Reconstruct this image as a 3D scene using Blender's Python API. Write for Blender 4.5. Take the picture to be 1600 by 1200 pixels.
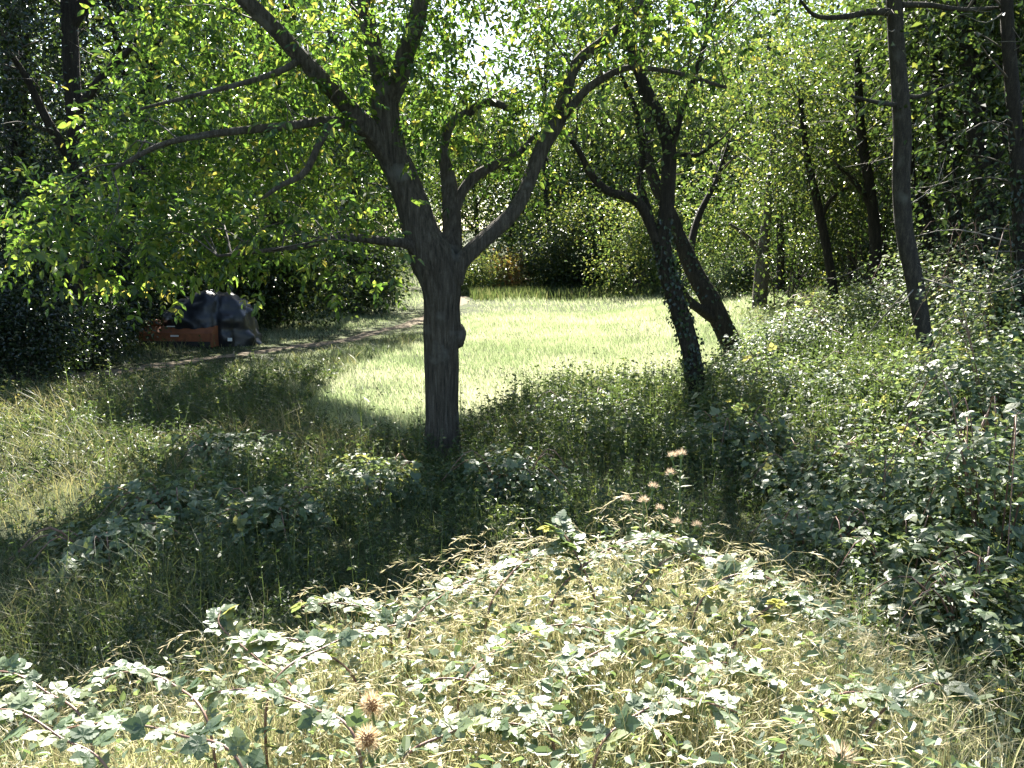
import bpy, math
import numpy as np
from mathutils import Matrix, Vector

for o in list(bpy.data.objects):
    bpy.data.objects.remove(o, do_unlink=True)
scene = bpy.context.scene
COL = scene.collection
rng = np.random.default_rng(11)
R = math.radians

# ------------------------------------------------------------------ camera, sky, sun, exposure
CZ = 2.45                                   # eye height above the meadow
FPX = 1600 * 30.0 / 36.0                    # focal length in photograph pixels
PITCH = math.atan(200 / FPX)
cam_data = bpy.data.cameras.new('camera')
cam_data.lens = 30.0; cam_data.sensor_width = 36.0; cam_data.sensor_fit = 'HORIZONTAL'
cam_data.clip_start = 0.05; cam_data.clip_end = 3000
cam = bpy.data.objects.new('camera', cam_data); COL.objects.link(cam)
cam.location = (0, 0, CZ); cam.rotation_euler = (math.pi / 2 - PITCH, 0, 0)
scene.camera = cam

SUN_EL, SUN_AZ = 46.0, -4.0                 # azimuth to the right of the view direction (+Y)
SV = np.array([math.sin(R(SUN_AZ)) * math.cos(R(SUN_EL)), math.cos(R(SUN_AZ)) * math.cos(R(SUN_EL)), math.sin(R(SUN_EL))])
world = bpy.data.worlds.new('World'); scene.world = world; world.use_nodes = True
wn = world.node_tree.nodes; wl = world.node_tree.links
wn.clear()
sky = wn.new('ShaderNodeTexSky'); sky.sky_type = 'NISHITA'; sky.sun_disc = False
sky.sun_elevation = R(SUN_EL); sky.sun_rotation = R(SUN_AZ); sky.air_density = 1.0; sky.dust_density = 1.2
bg = wn.new('ShaderNodeBackground'); bg.inputs['Strength'].default_value = 0.062
wo = wn.new('ShaderNodeOutputWorld')
wl.new(sky.outputs[0], bg.inputs[0]); wl.new(bg.outputs[0], wo.inputs[0])
sd = bpy.data.lights.new('sun', 'SUN'); sd.energy = 5.0; sd.angle = R(0.53); sd.color = (1.0, 0.95, 0.86)
so = bpy.data.objects.new('sun', sd); COL.objects.link(so)
so.rotation_euler = Vector(-SV).to_track_quat('-Z', 'Y').to_euler(); so.location = (10, 40, 50)
scene.view_settings.view_transform = 'Standard'; scene.view_settings.look = 'None'
scene.view_settings.exposure = 2.65; scene.view_settings.gamma = 1.0
scene.view_settings.use_curve_mapping = False
scene.render.engine = 'CYCLES'
cy = scene.cycles
cy.max_bounces = 8; cy.diffuse_bounces = 4; cy.glossy_bounces = 3; cy.transmission_bounces = 6; cy.transparent_max_bounces = 4
cy.caustics_reflective = False; cy.caustics_refractive = False; cy.sample_clamp_indirect = 6.0
cy.use_denoising = True
try:
    cy.denoiser = 'OPENIMAGEDENOISE'
except Exception:
    pass

# ------------------------------------------------------------------ maths helpers
CP, SP = math.cos(PITCH), math.sin(PITCH)
def hsh(ix, iy, iz=0):
    n = (ix * 374761393 + iy * 668265263 + iz * 2147483647 + 1013904223) & 0xFFFFFFFF
    n = ((n ^ (n >> 13)) * 1274126177) & 0xFFFFFFFF
    n = ((n ^ (n >> 16)) * 2246822519) & 0xFFFFFFFF
    return ((n ^ (n >> 15)) & 0xFFFFFF) / float(0xFFFFFF)
def vnoise(x, y, z=None):
    x = np.asarray(x, float); y = np.asarray(y, float)
    z = np.zeros_like(x) if z is None else np.asarray(z, float)
    ix, iy, iz = np.floor(x).astype(np.int64), np.floor(y).astype(np.int64), np.floor(z).astype(np.int64)
    fx, fy, fz = x - ix, y - iy, z - iz
    fx, fy, fz = [f * f * (3 - 2 * f) for f in (fx, fy, fz)]
    r = 0
    for a in (0, 1):
        for b in (0, 1):
            for c in (0, 1):
                w = (fx if a else 1 - fx) * (fy if b else 1 - fy) * (fz if c else 1 - fz)
                r = r + w * hsh(ix + a, iy + b, iz + c)
    return r
def sstep(a, b, x):
    t = np.clip((np.asarray(x, float) - a) / (b - a), 0, 1)
    return t * t * (3 - 2 * t)
def terrain(x, y):
    x = np.asarray(x, float); y = np.asarray(y, float)
    edge = 3.0 - 0.42 * np.clip(0.2 - x, 0, 9) - 1.05 * np.clip(x - 0.7, 0, 2.5)
    bank = (0.82 + 0.13 * np.exp(-((x - 0.45) / 0.6) ** 2) - 0.17 * np.clip(-x, 0, 3)) * (1 - sstep(edge, edge + 2.6, y))
    right = 0.19 * np.clip(x - 3, 0, 18) * sstep(1, 6, y) * (1 - 0.6 * sstep(22, 45, y))
    left = 0.12 * np.clip(-11 - x, 0, 20)
    far = 0.022 * np.clip(y - 48, 0, 200) + 0.035 * np.clip(y - 56, 0, 60) * (1 - sstep(-6, 6, x)) + 0.03 * np.clip(y - 75, 0, 300) * sstep(-40, 10, x)
    bump = 0.10 * (vnoise(x * 0.55 + 3, y * 0.55) - 0.5) + 0.05 * (vnoise(x * 1.7, y * 1.7 + 9) - 0.5)
    return bank + right + left + far + bump * sstep(3, 8, np.abs(y) + np.abs(x))
def P(x, y, Y):
    u, v = (x - 800) / FPX, (600 - y) / FPX
    t = Y / (CP + v * SP)
    return np.array([u * t, Y, CZ + (-SP + v * CP) * t])
def G(x, y):
    """ground point seen at photograph pixel (x, y)"""
    u, v = (x - 800) / FPX, (600 - y) / FPX
    lo, hi = 1.5, 300.0
    dy, dz = CP + v * SP, -SP + v * CP
    prev = lo
    for Y in np.geomspace(1.5, 300, 400):
        t = Y / dy
        if CZ + dz * t < terrain(u * t, Y):
            lo, hi = prev, Y; break
        prev = Y
    else:
        return np.array([u * 300 / dy, 300.0, float(terrain(u * 300 / dy, 300.0))])
    for _ in range(30):
        m = (lo + hi) / 2; t = m / dy
        if CZ + dz * t < terrain(u * t, m): hi = m
        else: lo = m
    t = hi / dy
    return np.array([u * t, hi, float(terrain(u * t, hi))])
def to_px(p):
    """photograph pixel of world points (n,3)"""
    d = p - np.array([0, 0, CZ])
    f = d[:, 1] * CP - d[:, 2] * SP; up = d[:, 1] * SP + d[:, 2] * CP
    return 800 + FPX * d[:, 0] / f, 600 - FPX * up / f, f
def in_poly(x, y, poly):
    r = np.zeros(len(x), bool); n = len(poly)
    for i in range(n):
        x1, y1 = poly[i]; x2, y2 = poly[(i + 1) % n]
        if y1 == y2: continue
        c = (y1 > y) != (y2 > y)
        r ^= c & (x < (x2 - x1) * (y - y1) / (y2 - y1) + x1)
    return r
def unit(v):
    return v / np.maximum(np.linalg.norm(v, axis=-1, keepdims=True), 1e-9)
def rand_unit(n):
    return unit(rng.normal(size=(n, 3)))

# where the sun comes through the canopy: gaps in the crowns above these areas of ground
def gpoly(pts): return [tuple(G(*p)[:2]) for p in pts]
GAP_MEADOW = gpoly([(505, 605), (600, 560), (670, 520), (730, 480), (730, 462), (1020, 462), (1160, 500), (1170, 565), (1090, 592), (870, 592), (770, 640), (640, 668), (545, 640)])
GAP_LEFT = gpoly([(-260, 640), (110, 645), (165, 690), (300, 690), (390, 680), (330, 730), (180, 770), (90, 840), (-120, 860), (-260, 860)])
GAP_MIDLEFT = gpoly([(120, 680), (560, 650), (640, 760), (520, 930), (60, 960), (40, 800)])
GAP_RIGHT = gpoly([(1110, 600), (1180, 470), (1700, 420), (1750, 640), (1600, 740), (1300, 720), (1150, 660)])
def gap(p):
    """chance that a leaf at p is missing because the sun reaches the ground along it"""
    out = np.zeros(len(p))
    q = p - SV * ((p[:, 2] - 0.15) / SV[2])[:, None]
    qx, qy = q[:, 0], q[:, 1]
    jx, jy = 1.3 * (vnoise(qx * 1.1 + 50, qy * 1.1) - .5) + .5 * (vnoise(qx * 3 + 5, qy * 3 + 80) - .5), 1.3 * (vnoise(qx * 1.1 + 90, qy * 1.1 + 40) - .5) + .5 * (vnoise(qx * 3 + 45, qy * 3) - .5)
    qx, qy = qx + jx, qy + jy
    n1 = vnoise(qx * 0.8, qy * 0.8); n2 = vnoise(qx * 2.3 + 7, qy * 2.3)
    dn = 0.65 * n1 + 0.35 * n2
    n3 = vnoise(qx * 4.2 + 17, qy * 4.2)
    out = np.where((dn > 0.70) | (n3 > .70), 0.9, 0.0)
    out = np.where(in_poly(qx, qy, GAP_MIDLEFT) & ((dn > 0.56) | (n3 > .6)), 0.9, out)
    out = np.where(in_poly(qx, qy, GAP_RIGHT) & ((dn > 0.56) | (n3 > .68)), 0.9, out)
    out = np.where(in_poly(qx, qy, GAP_LEFT), 0.97, out)
    out = np.where(in_poly(qx, qy, GAP_MEADOW), 0.985, out)
    q2 = p - SV * ((p[:, 2] - 1.2) / SV[2])[:, None]
    b = (q2[:, 0] > -2.2 - 0.2 * n1) & (q2[:, 0] < 1.0) & (q2[:, 1] < 3.75 - 0.35 * np.abs(q2[:, 0])) & (q2[:, 1] > -1)
    out = np.where(b, np.where(dn > 0.30, 0.97, 0.6), out)
    return np.where(p[:, 2] > 2.2, out, 0)
def sieve(p):
    return rng.random(len(p)) > gap(p)

# ------------------------------------------------------------------ mesh helpers
def tri_mesh(name, v, f, tint=None, smooth=False):
    me = bpy.data.meshes.new(name)
    v = np.ascontiguousarray(v, dtype=np.float32); f = np.ascontiguousarray(f, dtype=np.int32)
    k = f.shape[1]
    me.vertices.add(len(v)); me.vertices.foreach_set('co', v.ravel())
    me.loops.add(f.size); me.loops.foreach_set('vertex_index', f.ravel())
    me.polygons.add(len(f)); me.polygons.foreach_set('loop_start', np.arange(len(f), dtype=np.int32) * k)
    me.polygons.foreach_set('use_smooth', np.full(len(f), smooth))
    if tint is not None:
        a = me.attributes.new('tint', 'FLOAT', 'POINT'); a.data.foreach_set('value', np.ascontiguousarray(tint, dtype=np.float32))
    me.update(calc_edges=True)
    return me
def link(name, me, mat, parent=None, loc=None):
    o = bpy.data.objects.new(name, me); COL.objects.link(o)
    if mat is not None and me is not None and len(me.materials) == 0: me.materials.append(mat)
    if parent is not None: o.parent = parent
    if loc is not None: o.location = loc
    return o
def empty(name, loc, label, cat, group=None):
    o = bpy.data.objects.new(name, None); COL.objects.link(o); o.location = [float(c) for c in loc]
    o.empty_display_size = 0.2
    return tag(o, label, cat, group)
def tag(o, label=None, cat=None, group=None, kind=None):
    if label: o['label'] = label
    if cat: o['category'] = cat
    if group: o['group'] = group
    if kind: o['kind'] = kind
    return o
class Bag:
    """collects triangles with a tint per vertex"""
    def __init__(s): s.v, s.f, s.t, s.n = [], [], [], 0
    def add(s, v, f, t):
        v = np.asarray(v); f = np.asarray(f)
        if len(v) == 0: return
        if f.shape[1] == 4: f = np.concatenate([f[:, [0, 1, 2]], f[:, [0, 2, 3]]])
        t = np.full(len(v), t) if np.isscalar(t) else t
        s.v.append(v); s.f.append(f + s.n); s.t.append(t); s.n += len(v)
    def mesh(s, name, base=(0, 0, 0), smooth=False):
        return tri_mesh(name, np.concatenate(s.v) - np.asarray(base), np.concatenate(s.f), np.concatenate(s.t), smooth)
def leaf_geo(p, d, nrm, L, W, t, kind='quad', fold=0.18, droop=0.12):
    """leaf blades: p base, d axis, nrm face normal"""
    n = len(p)
    d = unit(d); s = unit(np.cross(d, nrm)); u = np.cross(s, d)
    L = np.broadcast_to(np.asarray(L, float), (n,))[:, None]; W = np.broadcast_to(np.asarray(W, float), (n,))[:, None]
    tip = p + d * L - u * L * droop
    if kind == 'quad':
        m = p + d * L * 0.45
        v = np.stack([p, m + s * W * .5 + u * W * fold, tip, m - s * W * .5 + u * W * fold], 1)
        f = np.array([[0, 2, 1], [0, 3, 2]])
    else:
        a = p + d * L * 0.27; b = p + d * L * 0.68 - u * L * droop * .35
        v = np.stack([p, a + s * W * .44 + u * W * fold, b + s * W * .42 + u * W * fold * .9, tip, b - s * W * .42 + u * W * fold * .9, a - s * W * .44 + u * W * fold, ], 1)
        f = np.array([[0, 2, 1], [0, 3, 2], [0, 4, 3], [0, 5, 4]])
    k = v.shape[1]
    F = (f[None] + (np.arange(n) * k)[:, None, None]).reshape(-1, 3)
    return v.reshape(-1, 3), F, np.repeat(np.broadcast_to(t, (n,)), k)
def blade_geo(p, lean, h, w, t, segs=2, curl=0.6):
    """grass blades: base p, horizontal lean direction (n,2), height, width"""
    n = len(p); rows = []
    side = np.stack([-lean[:, 1], lean[:, 0], np.zeros(n)], 1)
    ang = rng.random(n) * 2 * math.pi
    sd2 = np.stack([np.cos(ang), np.sin(ang), np.zeros(n)], 1); side = unit(side * .5 + sd2)
    for i in range(segs):
        f = i / segs
        c = p + np.concatenate([lean * (h * curl * f ** 1.8)[:, None], (h * (f - 0.28 * curl * f ** 2.5))[:, None]], 1)
        ww = (w * (1 - 0.55 * f) * .5)[:, None]
        rows += [c - side * ww, c + side * ww]
    rows.append(p + np.concatenate([lean * (h * curl)[:, None], (h * (1 - 0.28 * curl))[:, None]], 1))
    v = np.stack(rows, 1); k = v.shape[1]
    f = []
    for i in range(segs - 1):
        a = 2 * i; f += [[a, a + 1, a + 3], [a, a + 3, a + 2]]
    a = 2 * (segs - 1); f.append([a, a + 1, a + 2])
    F = (np.array(f)[None] + (np.arange(n) * k)[:, None, None]).reshape(-1, 3)
    return v.reshape(-1, 3), F, np.repeat(np.broadcast_to(t, (n,)), k)
def catmull(pts, n):
    pts = np.asarray(pts, float)
    q = np.concatenate([[2 * pts[0] - pts[1]], pts, [2 * pts[-1] - pts[-2]]])
    t = np.linspace(0, len(pts) - 1 - 1e-6, n); i = t.astype(int); f = (t - i)[:, None]
    a, b, c, d = q[i], q[i + 1], q[i + 2], q[i + 3]
    return 0.5 * (2 * b + (c - a) * f + (2 * a - 5 * b + 4 * c - d) * f * f + (3 * b - a - 3 * c + d) * f ** 3)
def tube(pts, rad, sides=8, closed=True, relief=None):
    """tube along pts (n,3) with radii (n,)"""
    pts = np.asarray(pts, float); n = len(pts)
    T = unit(np.gradient(pts, axis=0))
    ref = np.array([0.0, 1.0, 0.0]) if abs(T[0, 1]) < 0.9 else np.array([1.0, 0, 0])
    A = np.zeros((n, 3)); a = unit(np.cross(T[0], ref))
    for i in range(n):
        a = unit(a - T[i] * np.dot(a, T[i])); A[i] = a
    B = np.cross(T, A)
    th = np.linspace(0, 2 * math.pi, sides, endpoint=False)
    rr = np.asarray(rad, float)[:, None] * np.ones(sides)
    if relief is not None: rr = rr * relief(pts, th, np.cumsum(np.r_[0, np.linalg.norm(np.diff(pts, axis=0), axis=1)]))
    v = pts[:, None] + rr[..., None] * (np.cos(th)[None, :, None] * A[:, None] + np.sin(th)[None, :, None] * B[:, None])
    v = v.reshape(-1, 3)
    i, j = np.meshgrid(np.arange(n - 1), np.arange(sides), indexing='ij')
    j2 = (j + 1) % sides
    f = np.stack([i * sides + j, i * sides + j2, (i + 1) * sides + j2, (i + 1) * sides + j], -1).reshape(-1, 4)
    if closed:
        v = np.concatenate([v, [pts[0] - T[0] * rad[0] * .2], [pts[-1] + T[-1] * rad[-1] * .6]])
        k = n * sides
        c0 = np.array([[k, (q + 1) % sides, q, k] for q in range(sides)])
        c1 = np.array([[k + 1, (n - 1) * sides + q, (n - 1) * sides + (q + 1) % sides, k + 1] for q in range(sides)])
        tri = np.concatenate([c0[:, :3], c1[:, :3]])
        f3 = np.concatenate([f[:, [0, 1, 2]], f[:, [0, 2, 3]], tri])
        return v, f3
    return v, np.concatenate([f[:, [0, 1, 2]], f[:, [0, 2, 3]]])
def spline_tube(ctrl, rad, n, sides, relief=None):
    c = catmull(ctrl, n); r = catmull(np.asarray(rad, float)[:, None] * np.ones((1, 3)), n)[:, 0]
    return c, r, tube(c, np.maximum(r, 0.002), sides, True, relief)

# ------------------------------------------------------------------ materials
def new_mat(name):
    m = bpy.data.materials.new(name); m.use_nodes = True
    nt = m.node_tree; nt.nodes.clear()
    out = nt.nodes.new('ShaderNodeOutputMaterial')
    return m, nt, out
def ramp(nt, src, stops):
    r = nt.nodes.new('ShaderNodeValToRGB'); e = r.color_ramp.elements
    while len(e) > 1: e.remove(e[-1])
    e[0].position = stops[0][0]; e[0].color = (*stops[0][1], 1)
    for p, c in stops[1:]:
        x = e.new(p); x.color = (*c, 1)
    nt.links.new(src, r.inputs[0]); return r.outputs[0]
def leaf_mat(name, stops, trans, fac=0.42, rough=0.42, spec=0.5, back=None):
    m, nt, out = new_mat(name)
    at = nt.nodes.new('ShaderNodeAttribute'); at.attribute_name = 'tint'
    oi = nt.nodes.new('ShaderNodeObjectInfo')
    nz = nt.nodes.new('ShaderNodeTexNoise'); nz.inputs['Scale'].default_value = 60
    tc = nt.nodes.new('ShaderNodeTexCoord'); nt.links.new(tc.outputs['Object'], nz.inputs['Vector'])
    ad = nt.nodes.new('ShaderNodeMath'); ad.operation = 'MULTIPLY_ADD'; ad.inputs[1].default_value = 0.25; 
    nt.links.new(nz.outputs[0], ad.inputs[0]); 
    sb = nt.nodes.new('ShaderNodeMath'); sb.operation = 'SUBTRACT'; sb.inputs[1].default_value = 0.125
    nt.links.new(at.outputs['Fac'], sb.inputs[0]); nt.links.new(sb.outputs[0], ad.inputs[2])
    col = ramp(nt, ad.outputs[0], stops)
    tcol = ramp(nt, ad.outputs[0], trans)
    pb = nt.nodes.new('ShaderNodeBsdfPrincipled'); pb.inputs['Roughness'].default_value = rough
    pb.inputs['Specular IOR Level'].default_value = spec
    nt.links.new(col, pb.inputs['Base Color'])
    tr = nt.nodes.new('ShaderNodeBsdfTranslucent'); nt.links.new(tcol, tr.inputs['Color'])
    mx = nt.nodes.new('ShaderNodeMixShader'); mx.inputs[0].default_value = fac
    nt.links.new(pb.outputs[0], mx.inputs[1]); nt.links.new(tr.outputs[0], mx.inputs[2])
    nt.links.new(mx.outputs[0], out.inputs[0])
    return m
def bark_mat(name, dark, mid, light, scale=14, stretch=0.16, lichen=None, bump=0.6):
    m, nt, out = new_mat(name)
    tc = nt.nodes.new('ShaderNodeTexCoord'); mp = nt.nodes.new('ShaderNodeMapping')
    mp.inputs['Scale'].default_value = (1, 1, stretch); nt.links.new(tc.outputs['Object'], mp.inputs[0])
    n1 = nt.nodes.new('ShaderNodeTexNoise'); n1.inputs['Scale'].default_value = scale; n1.inputs['Detail'].default_value = 8; n1.inputs['Roughness'].default_value = 0.7
    vo = nt.nodes.new('ShaderNodeTexVoronoi'); vo.feature = 'DISTANCE_TO_EDGE'; vo.inputs['Scale'].default_value = scale * 2.2
    nt.links.new(mp.outputs[0], n1.inputs[0])
    wp = nt.nodes.new('ShaderNodeMixRGB'); wp.inputs[0].default_value = 0.25
    nt.links.new(mp.outputs[0], wp.inputs[1]); nt.links.new(n1.outputs['Color'], wp.inputs[2]); nt.links.new(wp.outputs[0], vo.inputs['Vector'])
    cr = ramp(nt, vo.outputs['Distance'], [(0.0, (0, 0, 0)), (0.25, (1, 1, 1))])
    col = ramp(nt, n1.outputs[0], [(0.3, dark), (0.52, mid), (0.72, light)])
    mu = nt.nodes.new('ShaderNodeMixRGB'); mu.blend_type = 'MULTIPLY'; mu.inputs[0].default_value = 0.55
    nt.links.new(col, mu.inputs[1]); nt.links.new(cr, mu.inputs[2])
    c = mu.outputs[0]
    if lichen:
        n2 = nt.nodes.new('ShaderNodeTexNoise'); n2.inputs['Scale'].default_value = 3.2; n2.inputs['Detail'].default_value = 6
        nt.links.new(tc.outputs['Object'], n2.inputs[0])
        lf = ramp(nt, n2.outputs[0], [(0.58, (0, 0, 0)), (0.72, (.8, .8, .8))])
        ml = nt.nodes.new('ShaderNodeMixRGB'); nt.links.new(lf, ml.inputs[0]); nt.links.new(c, ml.inputs[1]); ml.inputs[2].default_value = (*lichen, 1)
        c = ml.outputs[0]
    pb = nt.nodes.new('ShaderNodeBsdfPrincipled'); pb.inputs['Roughness'].default_value = 0.85; pb.inputs['Specular IOR Level'].default_value = 0.25
    nt.links.new(c, pb.inputs['Base Color'])
    hs = nt.nodes.new('ShaderNodeMath'); hs.operation = 'ADD'; nt.links.new(cr, hs.inputs[0]); nt.links.new(n1.outputs[0], hs.inputs[1])
    bp = nt.nodes.new('ShaderNodeBump'); bp.inputs['Strength'].default_value = bump; bp.inputs['Distance'].default_value = 0.03
    nt.links.new(hs.outputs[0], bp.inputs['Height']); nt.links.new(bp.outputs[0], pb.inputs['Normal'])
    nt.links.new(pb.outputs[0], out.inputs[0]); return m
def plain_mat(name, c1, c2, scale=8, rough=0.6, metal=0.0, bump=0.2, spec=0.5, coord='Object'):
    m, nt, out = new_mat(name)
    tc = nt.nodes.new('ShaderNodeTexCoord'); n1 = nt.nodes.new('ShaderNodeTexNoise')
    n1.inputs['Scale'].default_value = scale; n1.inputs['Detail'].default_value = 8; n1.inputs['Roughness'].default_value = 0.65
    nt.links.new(tc.outputs[coord], n1.inputs[0])
    c = ramp(nt, n1.outputs[0], [(0.35, c1), (0.65, c2)])
    pb = nt.nodes.new('ShaderNodeBsdfPrincipled'); pb.inputs['Roughness'].default_value = rough; pb.inputs['Metallic'].default_value = metal
    pb.inputs['Specular IOR Level'].default_value = spec
    nt.links.new(c, pb.inputs['Base Color'])
    if bump:
        bp = nt.nodes.new('ShaderNodeBump'); bp.inputs['Strength'].default_value = bump; bp.inputs['Distance'].default_value = 0.02
        nt.links.new(n1.outputs[0], bp.inputs['Height']); nt.links.new(bp.outputs[0], pb.inputs['Normal'])
    nt.links.new(pb.outputs[0], out.inputs[0]); return m

M = {}
M['walnut'] = leaf_mat('walnut_leaf', [(0, (.020, .040, .009)), (.6, (.040, .075, .014)), (1, (.085, .115, .022))], [(0, (.06, .13, .02)), (.5, (.18, .32, .04)), (.9, (.40, .50, .07)), (1, (.52, .44, .08))], .48, .36, .55)
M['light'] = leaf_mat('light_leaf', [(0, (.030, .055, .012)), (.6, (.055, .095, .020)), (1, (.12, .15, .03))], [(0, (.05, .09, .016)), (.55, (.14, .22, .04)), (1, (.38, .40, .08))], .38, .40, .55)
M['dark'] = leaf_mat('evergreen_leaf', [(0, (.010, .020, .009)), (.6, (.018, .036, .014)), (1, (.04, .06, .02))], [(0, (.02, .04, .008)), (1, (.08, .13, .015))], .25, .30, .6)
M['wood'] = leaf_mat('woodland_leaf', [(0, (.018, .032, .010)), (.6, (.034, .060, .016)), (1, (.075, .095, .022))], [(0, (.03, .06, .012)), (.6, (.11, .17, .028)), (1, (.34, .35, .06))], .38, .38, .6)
M['bramble'] = leaf_mat('bramble_leaf', [(0, (.038, .074, .030)), (.6, (.075, .118, .052)), (1, (.15, .18, .08))], [(0, (.10, .16, .045)), (.6, (.24, .32, .10)), (1, (.46, .44, .12))], .36, .48, .75)
M['weed'] = leaf_mat('weed_leaf', [(0, (.022, .040, .015)), (.6, (.050, .075, .028)), (1, (.14, .14, .06))], [(0, (.05, .09, .02)), (.6, (.14, .20, .045)), (1, (.40, .36, .10))], .38, .45, .4)
M['ivy'] = leaf_mat('ivy_leaf', [(0, (.010, .020, .008)), (1, (.03, .055, .018))], [(0, (.02, .04, .008)), (1, (.08, .13, .02))], .2, .34, .55)
M['meadow'] = leaf_mat('meadow_grass_blade', [(0, (.11, .155, .07)), (.5, (.23, .265, .145)), (.85, (.41, .42, .26)), (1, (.54, .51, .36))], [(0, (.17, .24, .09)), (.5, (.34, .40, .20)), (1, (.58, .57, .37))], .45, .42, .7)
M['grass'] = leaf_mat('rough_grass_blade', [(0, (.030, .055, .020)), (.5, (.065, .085, .034)), (.8, (.17, .16, .08)), (1, (.32, .27, .15))], [(0, (.06, .10, .025)), (.5, (.15, .19, .055)), (1, (.42, .37, .16))], .38, .5, .35)
M['straw'] = leaf_mat('dry_grass_stalk', [(0, (.16, .20, .08)), (.4, (.33, .32, .18)), (.75, (.49, .42, .26)), (1, (.64, .57, .40))], [(0, (.26, .32, .12)), (.5, (.46, .44, .22)), (1, (.66, .57, .36))], .42, .42, .6)
M['autumn'] = leaf_mat('reddish_leaf', [(0, (.07, .05, .018)), (.5, (.15, .085, .03)), (1, (.16, .14, .04))], [(0, (.18, .10, .03)), (.6, (.38, .20, .05)), (1, (.40, .38, .07))], .45, .5, .35)
M['bark'] = bark_mat('walnut_bark', (.06, .050, .037), (.23, .192, .14), (.46, .40, .31), 30, .09, (.33, .32, .27), 1.0)
M['bark_dark'] = bark_mat('dark_bark', (.022, .018, .014), (.050, .041, .031), (.10, .085, .065), 18, .2, None, .6)
M['bark_pale'] = bark_mat('pale_bark', (.09, .078, .06), (.18, .16, .125), (.30, .27, .22), 14, .2, (.24, .23, .18), .6)
M['bark_grey'] = bark_mat('grey_bark', (.035, .03, .024), (.075, .064, .05), (.16, .14, .11), 18, .2, (.12, .12, .10), .6)
M['twig'] = plain_mat('twig_bark', (.035, .028, .02), (.085, .068, .048), 20, .8)
M['dead'] = plain_mat('dead_twig', (.14, .12, .10), (.27, .24, .20), 20, .8)
M['stem'] = plain_mat('green_stem', (.05, .09, .025), (.10, .15, .04), 20, .55)
M['cane'] = plain_mat('bramble_cane', (.13, .06, .045), (.22, .13, .08), 25, .5)

def ground_mat():
    m, nt, out = new_mat('soil_and_litter')
    tc = nt.nodes.new('ShaderNodeTexCoord')
    n1 = nt.nodes.new('ShaderNodeTexNoise'); n1.inputs['Scale'].default_value = 0.8; n1.inputs['Detail'].default_value = 8
    n2 = nt.nodes.new('ShaderNodeTexNoise'); n2.inputs['Scale'].default_value = 28; n2.inputs['Detail'].default_value = 6
    nt.links.new(tc.outputs['Object'], n1.inputs[0]); nt.links.new(tc.outputs['Object'], n2.inputs[0])
    a = ramp(nt, n1.outputs[0], [(.35, (.028, .034, .014)), (.55, (.050, .062, .022)), (.75, (.075, .068, .035))])
    b = ramp(nt, n2.outputs[0], [(.3, (.45, .45, .45)), (.7, (1.3, 1.3, 1.3))])
    mu = nt.nodes.new('ShaderNodeMixRGB'); mu.blend_type = 'MULTIPLY'; mu.inputs[0].default_value = 1
    nt.links.new(a, mu.inputs[1]); nt.links.new(b, mu.inputs[2])
    pb = nt.nodes.new('ShaderNodeBsdfPrincipled'); pb.inputs['Roughness'].default_value = .95; pb.inputs['Specular IOR Level'].default_value = .15
    nt.links.new(mu.outputs[0], pb.inputs['Base Color'])
    bp = nt.nodes.new('ShaderNodeBump'); bp.inputs['Strength'].default_value = .6; bp.inputs['Distance'].default_value = .05
    nt.links.new(n2.outputs[0], bp.inputs['Height']); nt.links.new(bp.outputs[0], pb.inputs['Normal'])
    nt.links.new(pb.outputs[0], out.inputs[0]); return m
M['ground'] = ground_mat()
M['dirt'] = plain_mat('trodden_dirt', (.085, .070, .048), (.19, .155, .105), 5, .95, 0, .5, .1)

# ------------------------------------------------------------------ ground and path
def axis(lo, hi, fine_lo, fine_hi, step, grow):
    a = list(np.arange(fine_lo, fine_hi, step)); s = step; x = a[-1]
    while x < hi: s *= grow; x += s; a.append(x)
    s = step; x = a[0]; b = []
    while x > lo: s *= grow; x -= s; b.append(x)
    return np.array(b[::-1] + a)
gx = axis(-700, 700, -12, 12, 0.22, 1.16); gy = axis(-700, 900, -2, 30, 0.22, 1.16)
X, Y = np.meshgrid(gx, gy, indexing='ij'); Z = terrain(X, Y)
ny = len(gy); i, j = np.meshgrid(np.arange(len(gx) - 1), np.arange(ny - 1), indexing='ij')
f = np.stack([i * ny + j, (i + 1) * ny + j, (i + 1) * ny + j + 1, i * ny + j + 1], -1).reshape(-1, 4)
g = link('ground', tri_mesh('ground', np.stack([X, Y, Z], -1).reshape(-1, 3), f, None, True), M['ground'])
tag(g, 'uneven earth under the meadow, bank and woodland', None, None, 'structure')
path_px = [(-80, 600), (140, 583), (280, 566), (400, 551), (520, 535), (600, 516), (660, 498), (712, 478), (722, 466), (690, 458), (660, 452)]
path_pts = np.array([G(*p)[:2] for p in path_px])
pc = catmull(np.c_[path_pts, np.zeros(len(path_pts))], 160)[:, :2]
T = unit(np.gradient(pc, axis=0)); N2 = np.stack([-T[:, 1], T[:, 0]], 1)
rows = []
for k, s in enumerate(np.linspace(-1, 1, 7)):
    wd = 0.14 + 0.34 * vnoise(np.arange(160) * .4 + (50 if s > 0 else 0), np.zeros(160))
    q = pc + N2 * (s * wd)[:, None]
    rows.append(np.c_[q, terrain(q[:, 0], q[:, 1]) + 0.03 - 0.025 * abs(s)])
pv = np.stack(rows, 1).reshape(-1, 3)
i, j = np.meshgrid(np.arange(159), np.arange(6), indexing='ij')
pf = np.stack([i * 7 + j, i * 7 + j + 1, (i + 1) * 7 + j + 1, (i + 1) * 7 + j], -1).reshape(-1, 4)
tag(link('path', tri_mesh('path', pv, pf, None, True), M['dirt']), 'narrow trodden dirt path along the shaded edge of the meadow', None, None, 'structure')
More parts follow.
